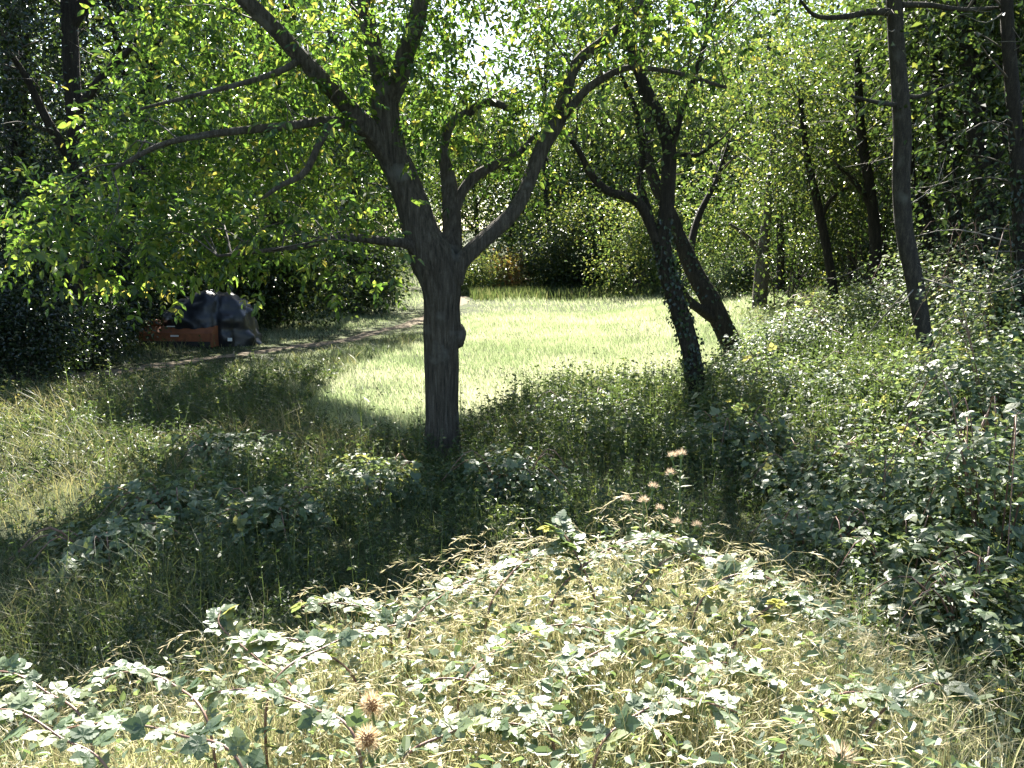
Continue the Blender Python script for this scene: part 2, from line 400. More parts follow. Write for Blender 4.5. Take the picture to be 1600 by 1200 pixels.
def path_dist(x, y):
    d = np.full(len(x), 1e9)
    for q in pc[::2]: d = np.minimum(d, np.hypot(x - q[0], y - q[1]))
    return d

# ------------------------------------------------------------------ trees
def bark_relief(amp, freq, seed=0):
    def f(pts, th, s):
        a = th[None, :] * np.ones((len(pts), 1)); z = s[:, None] * np.ones((1, len(th)))
        n = vnoise(np.cos(a) * freq + 20 + seed, np.sin(a) * freq + 20, z * 2.2)
        m = vnoise(np.cos(a) * 1.4 + 40 + seed, np.sin(a) * 1.4 + 40, z * 1.3)
        return 1 + amp * (np.abs(n - .5) * 2 - .5) + amp * 1.1 * (m - .5)
    return f
def limb(spec, n=None, sides=10, relief=True, seed=0, fine=False):
    """spec: list of (px, py, depth, radius_px)"""
    ctrl = np.array([P(a, b, d) for a, b, d, r in spec]); rad = np.array([r * d / FPX for a, b, d, r in spec])
    ln = np.linalg.norm(np.diff(ctrl, axis=0), axis=1).sum()
    n = n or max(10, int(ln / (0.035 if fine else 0.10)))
    return spline_tube(ctrl, rad, n, sides, bark_relief(.09 if fine else .10, 9 if fine else 3, seed) if relief else None)
def blobs(ell, n, shell=0.5):
    """points inside ellipsoids [(cx,cy,cz,rx,ry,rz,weight)], biased to the shell"""
    ell = np.array(ell, float); w = ell[:, 6] / ell[:, 6].sum()
    k = rng.choice(len(ell), n, p=w)
    d = rand_unit(n); r = rng.random(n) ** (1 / 3.0); r = r * (1 - shell) + shell * (0.75 + 0.25 * r)
    return ell[k, :3] + d * r[:, None] * ell[k, 3:6]
def spray_leaves(c, n_per, spread, L, W, kind='quad', flat=0.6, tint_mu=.45, tint_sd=.2, pinnate=False, droop=.35, use_gap=True):
    """leaves round cluster centres c (n,3)"""
    n = len(c); k = n_per
    base = np.repeat(c, k, 0)
    ctint = np.repeat(rng.normal(tint_mu, tint_sd * .7, n), k)
    off = rng.normal(size=(n * k, 3)) * spread; off[:, 2] *= flat
    p = base + off
    d = unit(off + rng.normal(size=(n * k, 3)) * spread * .6); d[:, 2] -= droop; d = unit(d)
    nr = unit(np.c_[rng.normal(size=(n * k, 2)) * .75, np.full(n * k, .8)])
    if pinnate:
        m = 5
        fr = np.array([.35, .35, .7, .7, 1.0]); sdg = np.array([1, -1, 1, -1, 0.]); 
        s = unit(np.cross(d, nr)); Ls = L * rng.uniform(.7, 1.25, len(p))
        pp = p[:, None] + d[:, None] * (fr[None, :, None] * 2.0 * Ls[:, None, None])
        dd = unit(d[:, None] * (.55 + (sdg == 0)[None, :, None] * 1.0) + s[:, None] * sdg[None, :, None] + rng.normal(size=(len(p), m, 3)) * .22 + np.array([0, 0, -.25]))
        nn = unit(nr[:, None] + rng.normal(size=(len(p), m, 3)) * .4)
        p = pp.reshape(-1, 3); d = dd.reshape(-1, 3); nr = nn.reshape(-1, 3); LL = np.repeat(Ls, m) * rng.uniform(.8, 1.15, len(p)); ctint = np.repeat(ctint, m)
    else:
        LL = L * rng.uniform(.65, 1.3, len(p))
    t = np.clip(ctint + rng.normal(0, tint_sd, len(p)), 0, 1)
    keep = sieve(p) if use_gap else np.ones(len(p), bool)
    return p[keep], d[keep], nr[keep], LL[keep], LL[keep] * (W / L) * rng.uniform(.85, 1.15, keep.sum()), t[keep]
def twig_tubes(bag, starts, ends, r0, r1=0.004, sides=4, segs=5, bow=.15):
    for a, b in zip(starts, ends):
        L = np.linalg.norm(b - a)
        m = (a + b) / 2 + np.array([0, 0, bow * L]) + rng.normal(size=3) * L * .07
        c = catmull([a, m, b], segs + 1)
        v, f = tube(c, np.linspace(r0 * min(1.4, .5 + L * .4), r1, segs + 1), sides, False)
        bag.add(v, f, .5)
def nearest_start(skel, c, lift=0.0):
    out = []
    for q in c:
        dd = np.linalg.norm(skel - q, axis=1) + 0.9 * np.clip(skel[:, 2] - q[2] + .2, 0, None)
        out.append(skel[np.argmin(dd + rng.random(len(skel)) * 1.6)])
    return np.array(out)
LEAF_OBJ = {}
def leaf_mesh(kind, seed=0):
    """single leaves and compound leaves of unit size along +Y, normal +Z"""
    key = (kind, seed)
    if key in LEAF_OBJ: return LEAF_OBJ[key]
    r = np.random.default_rng(seed + 5)
    bag = Bag()
    def blade(o, ang, L, W, teeth, t, cup=.16, n=6):
        ys = np.linspace(0, 1, n + 1)
        prof = np.sin(np.pi * np.clip(ys, 0, 1) ** .8) ** .8
        bend = -.16 * ys ** 2 * r.uniform(.2, 1.6)
        mid = np.c_[np.zeros(n + 1), ys * L, bend * L]
        sides = []
        for s in (-1, 1):
            x = prof * W * .5; y = ys * L
            z = bend * L + cup * x
            pts = np.c_[s * x, y - .04 * L * prof, z]
            if teeth:
                tp = []
                for k in range(n):
                    tp += [pts[k], (pts[k] * .35 + pts[k + 1] * .65) * np.array([1.0, 1, 1]) + np.array([s * .075 * L * (prof[k] + prof[k + 1]) / 2, .02 * L, 0])]
                tp.append(pts[n]); pts = np.array(tp)
            sides.append(pts)
        for si, pts in enumerate(sides):
            v = np.concatenate([mid, pts]); F = []
            st = 2 if teeth else 1
            for k in range(n):
                a, b = k, k + 1; o0 = n + 1 + k * st; 
                if teeth: F += [[a, o0, o0 + 1], [a, o0 + 1, b], [b, o0 + 1, o0 + 2]]
                else: F += [[a, o0, o0 + 1], [a, o0 + 1, b]]
            F = np.array(F)
            if si: F = F[:, ::-1]
            c, s2 = math.cos(ang), math.sin(ang)
            v = np.c_[v[:, 0] * c + v[:, 1] * s2, -v[:, 0] * s2 + v[:, 1] * c, v[:, 2]] + o
            bag.add(v, F, t)
    if kind == 'walnut':
        blade(np.zeros(3), 0, 1, .48, False, r.uniform(.35, .95), n=5)
    elif kind == 'leaf':
        blade(np.zeros(3), 0, 1, .62, True, r.uniform(.3, .7), n=5)
    elif kind == 'lance':
        blade(np.zeros(3), 0, 1, .2, False, r.uniform(.3, .7), n=6)
    elif kind in ('bramble', 'bramble_small'):
        tt = r.uniform(.2, .8) if seed % 5 else .98; n = 5 if kind == 'bramble' else 4; te = kind == 'bramble'
        v, f = tube(np.array([[0, 0, 0], [0, .2, .02], [0, .42, 0]]), [.012, .012, .01], 3, False); bag.add(v, f, .6)
        blade(np.array([0, .40, 0]), r.uniform(-.1, .1), .62, .48, te, tt + r.uniform(-.08, .08), n=n)
        for s in (-1, 1):
            blade(np.array([0, .36, 0.]), s * r.uniform(1.0, 1.25), .52, .40, te, tt + r.uniform(-.08, .08), n=n)
            if seed % 2 and te: blade(np.array([0, .33, -.01]), s * r.uniform(1.9, 2.2), .40, .29, te, tt, n=4)
    me = bag.mesh('leaf_' + kind)
    LEAF_OBJ[key] = me
    return me
def place_leaf(parent, me, mat, p, d, nr, L, base):
    d = d / np.linalg.norm(d); s = np.cross(d, nr); s /= max(np.linalg.norm(s), 1e-6); u = np.cross(s, d)
    o = link('leaf', me, mat, parent)
    m = Matrix(((s[0] * L, d[0] * L, u[0] * L, p[0] - base[0]), (s[1] * L, d[1] * L, u[1] * L, p[1] - base[1]), (s[2] * L, d[2] * L, u[2] * L, p[2] - base[2]), (0, 0, 0, 1)))
    o.matrix_local = m
    return o

def make_tree(name, label, trunk, limbs, ell, ncl, nper, spread, L, W, leaf, bark, group=None, kind='quad', pinnate=False, extra=None,
              tint=.45, flat=.6, twr=.02, shell=.5, single=0, sides=14, ivy=0, dead=0, category='tree', droop=.35, maxtw=420, tsd=.2):
    base = P(*trunk[0][:3])
    root = empty(name, base, label, category, group)
    c, r, (v, f) = limb(trunk, sides=sides, seed=len(bpy.data.objects), fine=sides > 30)
    b = Bag(); b.add(v, f, .5); tr = link('trunk', b.mesh('trunk', base, True), bark, root)
    skel = [c[len(c) // 3:]]
    for sp in limbs:
        cc, rr, (v, f) = limb(sp, sides=max(6, sides - 4), seed=len(bpy.data.objects))
        b = Bag(); b.add(v, f, .5); link('limb', b.mesh('limb', base, True), bark, root); skel.append(cc)
    skel = np.concatenate(skel)
    cl = blobs(ell, ncl, shell) if ncl else np.zeros((0, 3))
    if extra is not None: cl = np.concatenate([cl, extra])
    cl = cl[cl[:, 2] > terrain(cl[:, 0], cl[:, 1]) + .25]
    # clusters of leaves, with the twigs that carry them
    p, d, nr, LL, WW, t = spray_leaves(cl, nper, spread, L, W, kind, flat, tint, tsd, pinnate, droop)
    if single:
        x, y, f_ = to_px(p)
        ok = np.where((x > 20) & (x < 1580) & (y > 20) & (f_ > 3))[0]
        ok = ok[np.argsort(-(LL / f_)[ok] * rng.uniform(.8, 1.2, len(ok)))][:single]
        for q in ok: place_leaf(root, leaf_mesh('walnut', int(q) % 6), leaf, p[q], d[q], nr[q], LL[q] * 1.05, base)
        m_ = np.ones(len(p), bool); m_[ok] = False
        p, d, nr, LL, WW, t = p[m_], d[m_], nr[m_], LL[m_], WW[m_], t[m_]
    bag = Bag(); bag.add(*leaf_geo(p, d, nr, LL, WW, t, kind))
    if len(p): tag(link('foliage', bag.mesh('foliage', base), leaf, root), kind='stuff')
    ctw = cl[rng.permutation(len(cl))[:maxtw]]
    if len(ctw):
        keep = rng.random(len(ctw)) > gap(ctw) * .7; ctw = ctw[keep]
        tb = Bag(); st = nearest_start(skel, ctw)
        lng = np.linalg.norm(st - ctw, axis=1) < (1.4 if twr >= .018 else 1.25)
        twig_tubes(tb, st[lng], ctw[lng], twr)
        if tb.n: tag(link('twigs', tb.mesh('twigs', base, True), M['twig'], root), kind='stuff')
    if ivy:
        k = (rng.random(ivy) ** 1.4 * len(c) * .5).astype(int); a = rng.random(ivy) * 2 * math.pi
        o = np.stack([np.cos(a), np.sin(a), rng.normal(0, .15, ivy)], 1)
        pp = c[k] + o * (r[k] * rng.uniform(.95, 1.2, ivy))[:, None] + rng.normal(size=(ivy, 3)) * .02
        dd = unit(o * .5 + np.array([0, 0, -1]) + rng.normal(size=(ivy, 3)) * .4)
        bag = Bag(); bag.add(*leaf_geo(pp, dd, unit(o + rng.normal(size=(ivy, 3)) * .3), rng.uniform(.05, .09, ivy), rng.uniform(.045, .08, ivy), rng.random(ivy), 'quad'))
        tag(link('ivy', bag.mesh('ivy', base), M['ivy'], root), kind='stuff')
    if dead:
        tb = Bag(); k = rng.integers(int(len(c) * .2), len(c), dead)
        dd = unit(np.c_[rng.normal(size=(dead, 2)), rng.normal(-.05, .35, dead)]); ln = rng.uniform(.5, 1.9, dead)
        ends = c[k] + dd * ln[:, None]
        twig_tubes(tb, c[k], ends, .012, .003, 4, 6, rng.uniform(-.12, .12))
        for s_, e_ in zip(c[k], ends):
            for q in range(3):
                m_ = s_ + (e_ - s_) * rng.uniform(.3, .9)
                twig_tubes(tb, [m_], [m_ + unit((e_ - s_) + rng.normal(size=3) * .9) * rng.uniform(.2, .6)], .006, .002, 3, 3, 0)
        tag(link('dead_twigs', tb.mesh('dead_twigs', base, True), M['dead'], root), kind='stuff')
    return root, base

# --- the walnut tree in the middle
D = 10.3
trunk = [(693, 745, D, 48), (692, 722, D, 37), (691, 692, D, 29), (690, 640, D, 26), (690, 560, D, 26), (691, 520, D, 28), (691, 480, D, 28), (688, 440, D, 31), (675, 402, D, 34), (659, 365, D, 28), (645, 320, D, 25), (627, 272, D, 24), (612, 240, D, 23), (606, 200, D, 21), (601, 160, D, 20), (603, 128, D, 19)]
limbs = [
    [(620, 262, D, 17), (588, 218, 10.2, 17), (556, 181, 10.0, 14), (520, 141, 9.8, 13), (472, 92, 9.6, 12), (430, 45, 9.4, 12), (378, -5, 9.2, 11.5), (330, -60, 9.0, 9), (250, -130, 8.8, 5)],
    [(603, 150, D, 15), (586, 84, 10.3, 13), (576, 40, 10.3, 12.5), (570, 0, 10.3, 12), (562, -80, 10.4, 10), (570, -190, 10.6, 5)],
    [(608, 160, D, 14), (622, 125, 10.2, 15), (634, 82, 10.1, 14), (648, 40, 10.0, 13.5), (656, 0, 9.9, 13), (668, -80, 9.8, 10), (700, -190, 9.7, 5)],
    [(703, 445, 10.4, 17), (706, 395, 10.5, 15.5), (706, 345, 10.6, 14.5), (703, 300, 10.7, 13), (698, 268, 10.7, 10.5), (693, 238, 10.7, 8), (704, 195, 10.7, 7), (735, 174, 10.7, 6.5), (765, 159, 10.7, 6), (812, 177, 10.7, 4)],
    [(710, 335, 10.6, 8), (722, 300, 10.65, 8), (745, 274, 10.7, 8), (782, 254, 10.7, 6.5), (812, 238, 10.8, 5), (840, 205, 10.9, 3)],
    [(708, 440, 10.3, 15), (722, 408, 10.3, 13), (760, 371, 10.4, 12.5), (795, 340, 10.5, 12), (818, 305, 10.6, 11), (834, 262, 10.7, 11), (852, 222, 10.8, 12), (873, 185, 10.9, 12), (886, 140, 11.0, 9), (903, 96, 11.1, 8), (948, 60, 11.2, 7.5), (992, 17, 11.3, 6.5), (1030, -40, 11.4, 5)],
    [(866, 200, 10.85, 8), (892, 168, 10.8, 6.5), (922, 135, 10.7, 6), (972, 108, 10.6, 5), (1010, 107, 10.5, 4), (1062, 115, 10.4, 3.2), (1135, 137, 10.3, 2.5)],
    [(652, 392, 10.2, 10), (635, 381, 10.1, 8), (600, 377, 9.9, 6.5), (540, 371, 9.6, 6), (482, 383, 9.3, 5), (420, 391, 9.0, 3.5), (340, 400, 8.8, 2)],
    [(572, 206, 10.1, 9), (542, 194, 9.9, 8), (507, 189, 9.7, 7), (455, 196, 9.4, 6.5), (385, 203, 9.2, 6), (308, 213, 9.0, 5), (245, 229, 8.8, 4), (175, 266, 8.6, 2.5)],
    [(516, 195, 9.7, 6), (498, 226, 9.5, 5.5), (476, 270, 9.3, 5), (438, 290, 9.1, 4), (410, 310, 9.0, 2.5)],
    [(470, 92, 9.6, 6), (440, 110, 9.3, 5), (380, 130, 9.0, 4), (300, 150, 8.8, 3), (220, 170, 8.7, 2)],
]
ell = [(2.7, 9.2, 7.6, 1.8, 1.7, 1.2, 1.5), (-4.2, 10.4, 7.6, 2.2, 2.4, 1.4, 1.6), (-2.3, 10.9, 6.0, 2.2, 2.0, 2.1, 2.6), (-0.4, 10.4, 7.6, 2.8, 2.8, 1.9, 2.4), (2.0, 11.0, 6.9, 1.9, 2.3, 1.5, 1.3), (-1.8, 8.4, 7.6, 2.3, 1.9, 1.2, 1.2)]  # first blob is added above the view to shade the bank's right side
def px_clusters(poly, n, d0, d1):
    xs = [a for a, b in poly]; ys = [b for a, b in poly]; out = []
    while len(out) < n:
        a = rng.uniform(min(xs), max(xs)); b = rng.uniform(min(ys), max(ys))
        if in_poly(np.array([a]), np.array([b]), poly)[0]: out.append(P(a, b, rng.uniform(d0, d1)))
    return np.array(out)
ex = np.concatenate([
    px_clusters([(90, 260), (200, 110), (260, -20), (560, 10), (600, 190), (600, 360), (610, 390), (560, 370), (480, 385), (330, 400), (200, 395), (80, 380), (0, 360), (0, 300)], 290, 9.3, 12.6),
    px_clusters([(0, 330), (90, 300), (180, 390), (170, 430), (110, 410), (60, 430), (0, 390)], 16, 8.2, 8.9),
    px_clusters([(180, 350), (600, 350), (620, 440), (575, 450), (560, 400), (420, 405), (300, 425), (180, 440)], 30, 8.6, 10.0),
    px_clusters([(660, 0), (1000, -20), (1190, 40), (1180, 140), (1010, 130), (880, 170), (760, 230), (660, 260)], 70, 9.6, 12.2),
    px_clusters([(680, 150), (880, 150), (840, 300), (760, 330), (690, 290)], 18, 10.6, 11.8)])
ROOT, BASE = make_tree('walnut_tree', 'big forked tree with grey furrowed trunk in the middle, spreading limbs left and right', trunk, limbs, ell, 480, 14, .24, .095, .044, M['walnut'], M['bark'],
          kind='hex', pinnate=True, extra=ex, tint=.44, tsd=.26, flat=.75, twr=.011, single=300, sides=72, droop=.5)
# burl on the right of the trunk
th = np.linspace(0, math.pi, 12); ph = np.linspace(0, 2 * math.pi, 18, endpoint=False)
bc = P(716, 524, D); A_, B_ = np.meshgrid(th, ph, indexing='ij')
rr = 1 + .25 * (vnoise(np.cos(B_) * 2 + 5, np.sin(B_) * 2 + 5, A_ * 2) - .5)
bv = np.stack([np.sin(A_) * np.cos(B_) * .092 * rr, np.sin(A_) * np.sin(B_) * .10 * rr, np.cos(A_) * .15 * rr], -1).reshape(-1, 3) + bc
i, j = np.meshgrid(np.arange(11), np.arange(18), indexing='ij'); j2 = (j + 1) % 18
bf = np.stack([i * 18 + j, (i + 1) * 18 + j, (i + 1) * 18 + j2, i * 18 + j2], -1).reshape(-1, 4)
link('burl', tri_mesh('burl', bv - BASE, bf, None, True), M['bark'], ROOT)

# --- the two leaning trees to its right
D = 13.6
make_tree('ivy_clad_tree', 'dark ivy-clad leaning trunk, the front one of the two leaning trees', 
    [(1092, 665, D, 21), (1089, 630, D, 16), (1086, 590, D, 14.5), (1081, 555, D, 14), (1071, 515, D, 14.5), (1059, 475, D, 14), (1046, 435, D, 14), (1037, 400, D, 13.5), (1037, 360, D, 11.5), (1042, 320, D, 11.5), (1045, 270, D, 11), (1045, 230, D, 10.5), (1034, 190, D, 10), (1018, 158, D, 9.5), (1003, 125, D, 8.5), (985, 70, D, 8), (960, -20, D, 7), (940, -120, D, 4)],
    [[(1046, 235, D, 7), (1056, 205, 13.5, 6), (1066, 172, 13.4, 5), (1085, 120, 13.2, 4), (1110, 40, 13, 3)],
     [(1034, 395, D, 10), (1018, 355, 13.6, 8.5), (995, 315, 13.5, 7.5), (948, 298, 13.4, 6.5), (922, 270, 13.3, 5.5), (905, 237, 13.2, 4.5), (880, 205, 13.1, 3)],
     [(1022, 362, 13.8, 7), (1011, 325, 13.9, 6.5), (1000, 285, 14, 6), (1004, 250, 14, 5.5), (1000, 200, 14, 5), (985, 150, 14, 4), (960, 100, 14, 3)],
     [(1045, 240, D, 4), (1075, 242, 13.5, 3.5), (1095, 240, 13.3, 2.5), (1130, 215, 13.0, 1.5)]],
    [(1.6, 14.0, 7.9, 2.6, 2.3, 1.6, 1.5), (3.2, 13.4, 7.6, 2.2, 2.2, 1.8, 1.8), (4.2, 12.0, 7.2, 1.8, 1.8, 1.3, 1.2), (0.2, 14.5, 8.2, 2.0, 2.0, 1.4, 1.0)], 360, 46, .34, .085, .052, M['light'], M['bark_dark'], kind='quad', ivy=1000, sides=20, twr=.018,  # third crown blob is added to shade the brambles at lower right
    extra=np.concatenate([px_clusters([(880, 80), (1180, 40), (1200, 220), (1080, 250), (980, 200), (900, 230)], 50, 12.6, 15), px_clusters([(905, 230), (1010, 250), (1000, 300), (930, 290)], 8, 13, 14)]))
D = 18.0
make_tree('leaning_tree', 'dark trunk leaning far to the left, behind the ivy-clad one', 
    [(1190, 605, D, 26), (1172, 578, D, 20), (1150, 548, D, 17.5), (1130, 511, D, 16.5), (1110, 470, D, 15.5), (1090, 435, D, 14.5), (1076, 405, D, 13), (1060, 368, D, 11), (1048, 335, D, 10), (1025, 290, D, 9), (1012, 240, D, 8), (1015, 180, D, 7.5), (1000, 120, D, 7), (1010, 30, D, 6), (1020, -60, D, 4)],
    [[(1122, 503, D, 9), (1098, 486, 17.8, 8), (1074, 468, 17.5, 7), (1058, 440, 17.3, 5), (1040, 420, 17.2, 3)],
     [(1076, 408, D, 7), (1082, 370, 18.3, 6), (1095, 330, 18.5, 5), (1120, 280, 18.7, 4), (1140, 220, 18.8, 3)]],
    [(4.0, 18.6, 8.2, 2.6, 2.4, 2.2, 1), (2.6, 18, 9.2, 2.4, 2.2, 1.6, 1), (0.9, 19.5, 8.8, 2.4, 2.2, 1.5, 1), (-1.0, 19.6, 9.6, 2.0, 2.0, 1.4, .7)], 480, 42, .42, .125, .078, M['light'], M['bark_dark'], ivy=500, sides=18, tint=.55,
    extra=px_clusters([(960, 150), (1200, 80), (1260, 250), (1200, 330), (1100, 340), (1060, 260)], 60, 17.2, 20))

# --- the slim tree and the wood on the right
D = 12.8
make_tree('slim_tree', 'tall slim dark trunk rising from the brambles at right up through the top edge',
    [(1465, 660, D, 15), (1458, 610, D, 12.5), (1447, 545, D, 12), (1437, 485, D, 12.5), (1426, 425, D, 13), (1413, 360, D, 13), (1408, 285, D, 13), (1410, 205, D, 13.5), (1405, 125, D, 12.5), (1400, 60, D, 12), (1396, -10, D, 11), (1385, -120, D, 9), (1390, -260, D, 5)],
    [[(1397, 20, D, 6), (1360, 18, 12.6, 5), (1320, 26, 12.4, 4), (1275, 25, 12.2, 3), (1250, 0, 12, 2)],
     [(1400, 8, D, 5), (1450, 8, 12.9, 4), (1500, 15, 13, 3.5), (1560, 12, 13.1, 2)],
     [(1408, 165, D, 4), (1370, 160, 12.6, 3), (1330, 150, 12.4, 2)], [(1410, 150, D, 4), (1440, 150, 12.8, 3), (1490, 130, 12.8, 2)]],
    [(6.6, 12.8, 8.3, 2.2, 2.3, 1.7, 1)], 80, 44, .36, .085, .055, M['wood'], M['bark_grey'], sides=18, dead=13)
right_wood = [
    ('straight_tree', 'nearly straight pale-barked trunk at the right edge of the meadow, beside the leaning trees', [(1186, 492, 26, 13), (1188, 455, 26, 11), (1192, 405, 26, 11), (1196, 360, 26, 8), (1203, 300, 26, 6), (1210, 200, 26, 4)],
     [[(1190, 400, 26, 6), (1175, 378, 25.8, 4.5), (1158, 362, 25.6, 3), (1140, 350, 25.4, 2)]], [(8.3, 26.5, 6.6, 3.0, 2.4, 2.6, 1)], 110, 40, .5, .12, .075, 'wood', 'bark_pale', .6),
    ('thin_tree', 'thin dark trunk leaning left among sunlit brambles, between pale trunk and slim tree', [(1309, 508, 22, 8), (1302, 455, 22, 7.5), (1293, 395, 22, 7), (1277, 315, 22, 6.5), (1262, 250, 22, 5), (1250, 150, 22, 4)],
     [[(1283, 340, 22, 4), (1300, 310, 21.8, 3), (1330, 290, 21.5, 2)]], [(7.8, 22, 6.2, 2.5, 2.2, 2.0, 1)], 100, 40, .42, .105, .065, 'wood', 'bark_dark', .5),
    ('upright_tree', 'thin upright trunk just left of the slim tree, its foot in brambles', [(1369, 500, 21, 10), (1366, 450, 21, 9), (1368, 385, 21, 9), (1360, 300, 21, 8), (1345, 200, 21, 7), (1340, 80, 21, 5)],
     [[(1364, 330, 21, 5), (1340, 290, 21, 4), (1310, 260, 21, 3)]], [(9.0, 21.4, 7.0, 2.6, 2.3, 2.6, 1)], 110, 40, .42, .10, .062, 'wood', 'bark_dark', .5),
    ('bent_tree', 'dark bent trunk curving up right behind the slim tree', [(1480, 480, 19, 14), (1468, 420, 19, 13), (1445, 340, 19, 12), (1422, 290, 19, 11), (1418, 220, 19, 9), (1430, 120, 19, 7), (1425, 0, 19, 5)],
     [], [(8.8, 19, 8.0, 2.3, 2.2, 2.2, 1)], 80, 40, .40, .095, .06, 'wood', 'bark_dark', .35),
    ('forked_tree', 'forked dark trunk in the wood, first one right of the slim tree', [(1508, 470, 17.5, 15), (1500, 410, 17.5, 14), (1490, 330, 17.5, 13), (1480, 240, 17.5, 12), (1468, 170, 17.5, 11), (1462, 90, 17.5, 9), (1470, -20, 17.5, 7)],
     [[(1486, 260, 17.5, 9), (1505, 220, 17.4, 8), (1530, 190, 17.3, 7), (1545, 110, 17.2, 6), (1550, 0, 17.1, 4)]], [(9.4, 17.5, 8.2, 2.4, 2.4, 2.2, 1)], 80, 40, .40, .09, .06, 'wood', 'bark_dark', .3),
    ('ivied_tree', 'ivy-covered trunk in the deep shade between the forked tree and the right edge', [(1548, 460, 16, 16), (1545, 380, 16, 15), (1535, 280, 16, 15), (1520, 180, 16, 13), (1512, 80, 16, 12), (1515, -40, 16, 9)],
     [[(1538, 290, 16, 8), (1560, 240, 16, 7), (1580, 160, 15.8, 6), (1590, 40, 15.6, 4)]], [(9.8, 15.4, 7.8, 2.2, 2.2, 2.2, 1)], 70, 40, .38, .09, .06, 'wood', 'bark_dark', .3),
    ('edge_tree', 'dark trunk cut by the right edge of the picture', [(1608, 560, 13, 14), (1603, 480, 13, 12), (1596, 380, 13, 11.5), (1590, 250, 13, 11), (1580, 120, 13, 10), (1573, 0, 13, 9), (1580, -150, 13, 6)],
     [[(1586, 240, 13, 8), (1620, 180, 12.8, 6), (1660, 100, 12.6, 4)]], [(8.6, 12.6, 8.0, 2.0, 2.0, 1.8, 1)], 60, 40, .36, .085, .055, 'wood', 'bark_dark', .3)]
for q, (nm, lb, tr, lm, el, n, k, sp, L, W, lf, bk, ti) in enumerate(right_wood):
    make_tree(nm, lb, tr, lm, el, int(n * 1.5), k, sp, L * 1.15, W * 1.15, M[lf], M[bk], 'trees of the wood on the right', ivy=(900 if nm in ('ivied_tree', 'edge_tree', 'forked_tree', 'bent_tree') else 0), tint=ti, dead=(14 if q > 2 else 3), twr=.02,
              extra=px_clusters([(1180, 60), (1420, 60), (1420, 270), (1330, 330), (1200, 280)], 60, tr[0][2] - 1, tr[0][2] + 3) if q in (0, 1, 2) else px_clusters([(1400, 0), (1610, 0), (1610, 330), (1420, 330)], 50, tr[0][2] - 1, tr[0][2] + 4))

# --- thin trunks deep in the wood
for q, (px, d, top, r_, ln_) in enumerate([(1218, 31, 60, 5, -14), (1328, 28, 120, 5, 10), (1388, 27, 40, 6, -18), (1440, 23, 30, 7, 12), (1462, 26, 60, 6, -10), (1525, 21, 10, 8, 16), (1538, 24, 40, 6, -22), (1566, 19, 0, 8, -12), (1588, 22, 20, 7, 14), (1250, 34, 120, 5, 8)]):
    w = np.array([(px - 800) / FPX * d, d]); z0 = float(terrain(*w)); a_, b_, _ = to_px(np.array([[w[0], d, z0 - .2]]))
    y0 = float(b_[0]); r_ *= 1.35; tr = [(px, y0, d, r_ * 1.3)] + [(px + ln_ * t_ + 5 * math.sin(t_ * 6 + q * 2), y0 + (top - y0) * t_, d, r_ * (1 - .45 * t_)) for t_ in (.12, .3, .5, .75, 1.0)]
    tp = P(tr[-1][0], tr[-1][1], d)
    lm = [[(tr[3][0], tr[3][1], d, r_ * .5), (tr[3][0] + 18 * (-1) ** q, tr[3][1] - 45, d, r_ * .4), (tr[3][0] + 30 * (-1) ** q, tr[3][1] - 120, d, r_ * .25)]]
    make_tree('pole_tree', 'thin dark trunk, one of many deep in the wood on the right', tr, lm, [(tp[0], d, tp[2] + .5, 1.8, 1.8, 1.6, 1)], 46, 34, .4, .12, .075, M['wood'], M['bark_dark'], 'thin trunks deep in the wood on the right', ivy=260, tint=.35, sides=8, dead=4, twr=.02)

# --- the trees round the meadow and behind
def simple_tree(name, label, px, d, h, rad, leaf, bark, group, n, L, tint=.45, low=.25, trunk_px=None, lean=0, k=34, more=()):
    g = np.array([(px - 800) / FPX * d, d, 0]); g[2] = float(terrain(g[0], g[1]))
    def pxy(z, dx=0):
        a, b, _ = to_px(np.array([[g[0] + dx, g[1], g[2] + z]])); return a[0], b[0]
    r0 = (trunk_px or h * .018 * FPX / d)
    tr = [(*pxy(-.3), d, r0 * 1.25)] + [(*pxy(h * a, lean * a + .25 * math.sin(a * 7 + px)), d, r0 * (1 - .8 * a)) for a in (.06, .2, .4, .6, .8, .95)]
    lm = []
    for q in range(4):
        a0 = .28 + .12 * q; an = rng.uniform(0, 2 * math.pi); ex_ = rng.uniform(.4, .75) * rad
        x0, y0 = pxy(h * a0, lean * a0 + .25 * math.sin(a0 * 7 + px))
        pts = []
        for s in (0, .5, 1):
            w = g + np.array([lean * a0 + ex_ * s * math.cos(an), ex_ * s * math.sin(an), h * (a0 + .22 * s)])
            a_, b_, _ = to_px(w[None]); pts.append((a_[0], b_[0], w[1], r0 * (.5 - .38 * s)))
        lm.append(pts)
    el = [(g[0] + lean * .6, d, g[2] + h * (.5 + low * .5), rad, rad, h * (.5 - low * .5), 2.0)]
    for q in range(5):
        an = rng.uniform(0, 2 * math.pi); zz = rng.uniform(low + .12, .85)
        el.append((g[0] + lean * zz + rad * .6 * math.cos(an), d + rad * .6 * math.sin(an), g[2] + h * zz, rad * .55, rad * .55, h * .17, .8))
    el += list(more)
    return make_tree(name, label, tr, lm, el, n, k, L * 3.6, L, L * .62, M[leaf], M[bark], group, tint=tint, twr=.03, sides=9, maxtw=60)
def copy_tree(src, loc, rz, sc):
    r = src.copy(); COL.objects.link(r); r.location = loc; r.rotation_euler = (0, 0, rz); r.scale = (sc, sc, sc)
    for ch in src.children:
        c_ = ch.copy(); COL.objects.link(c_); c_.parent = r
    return r
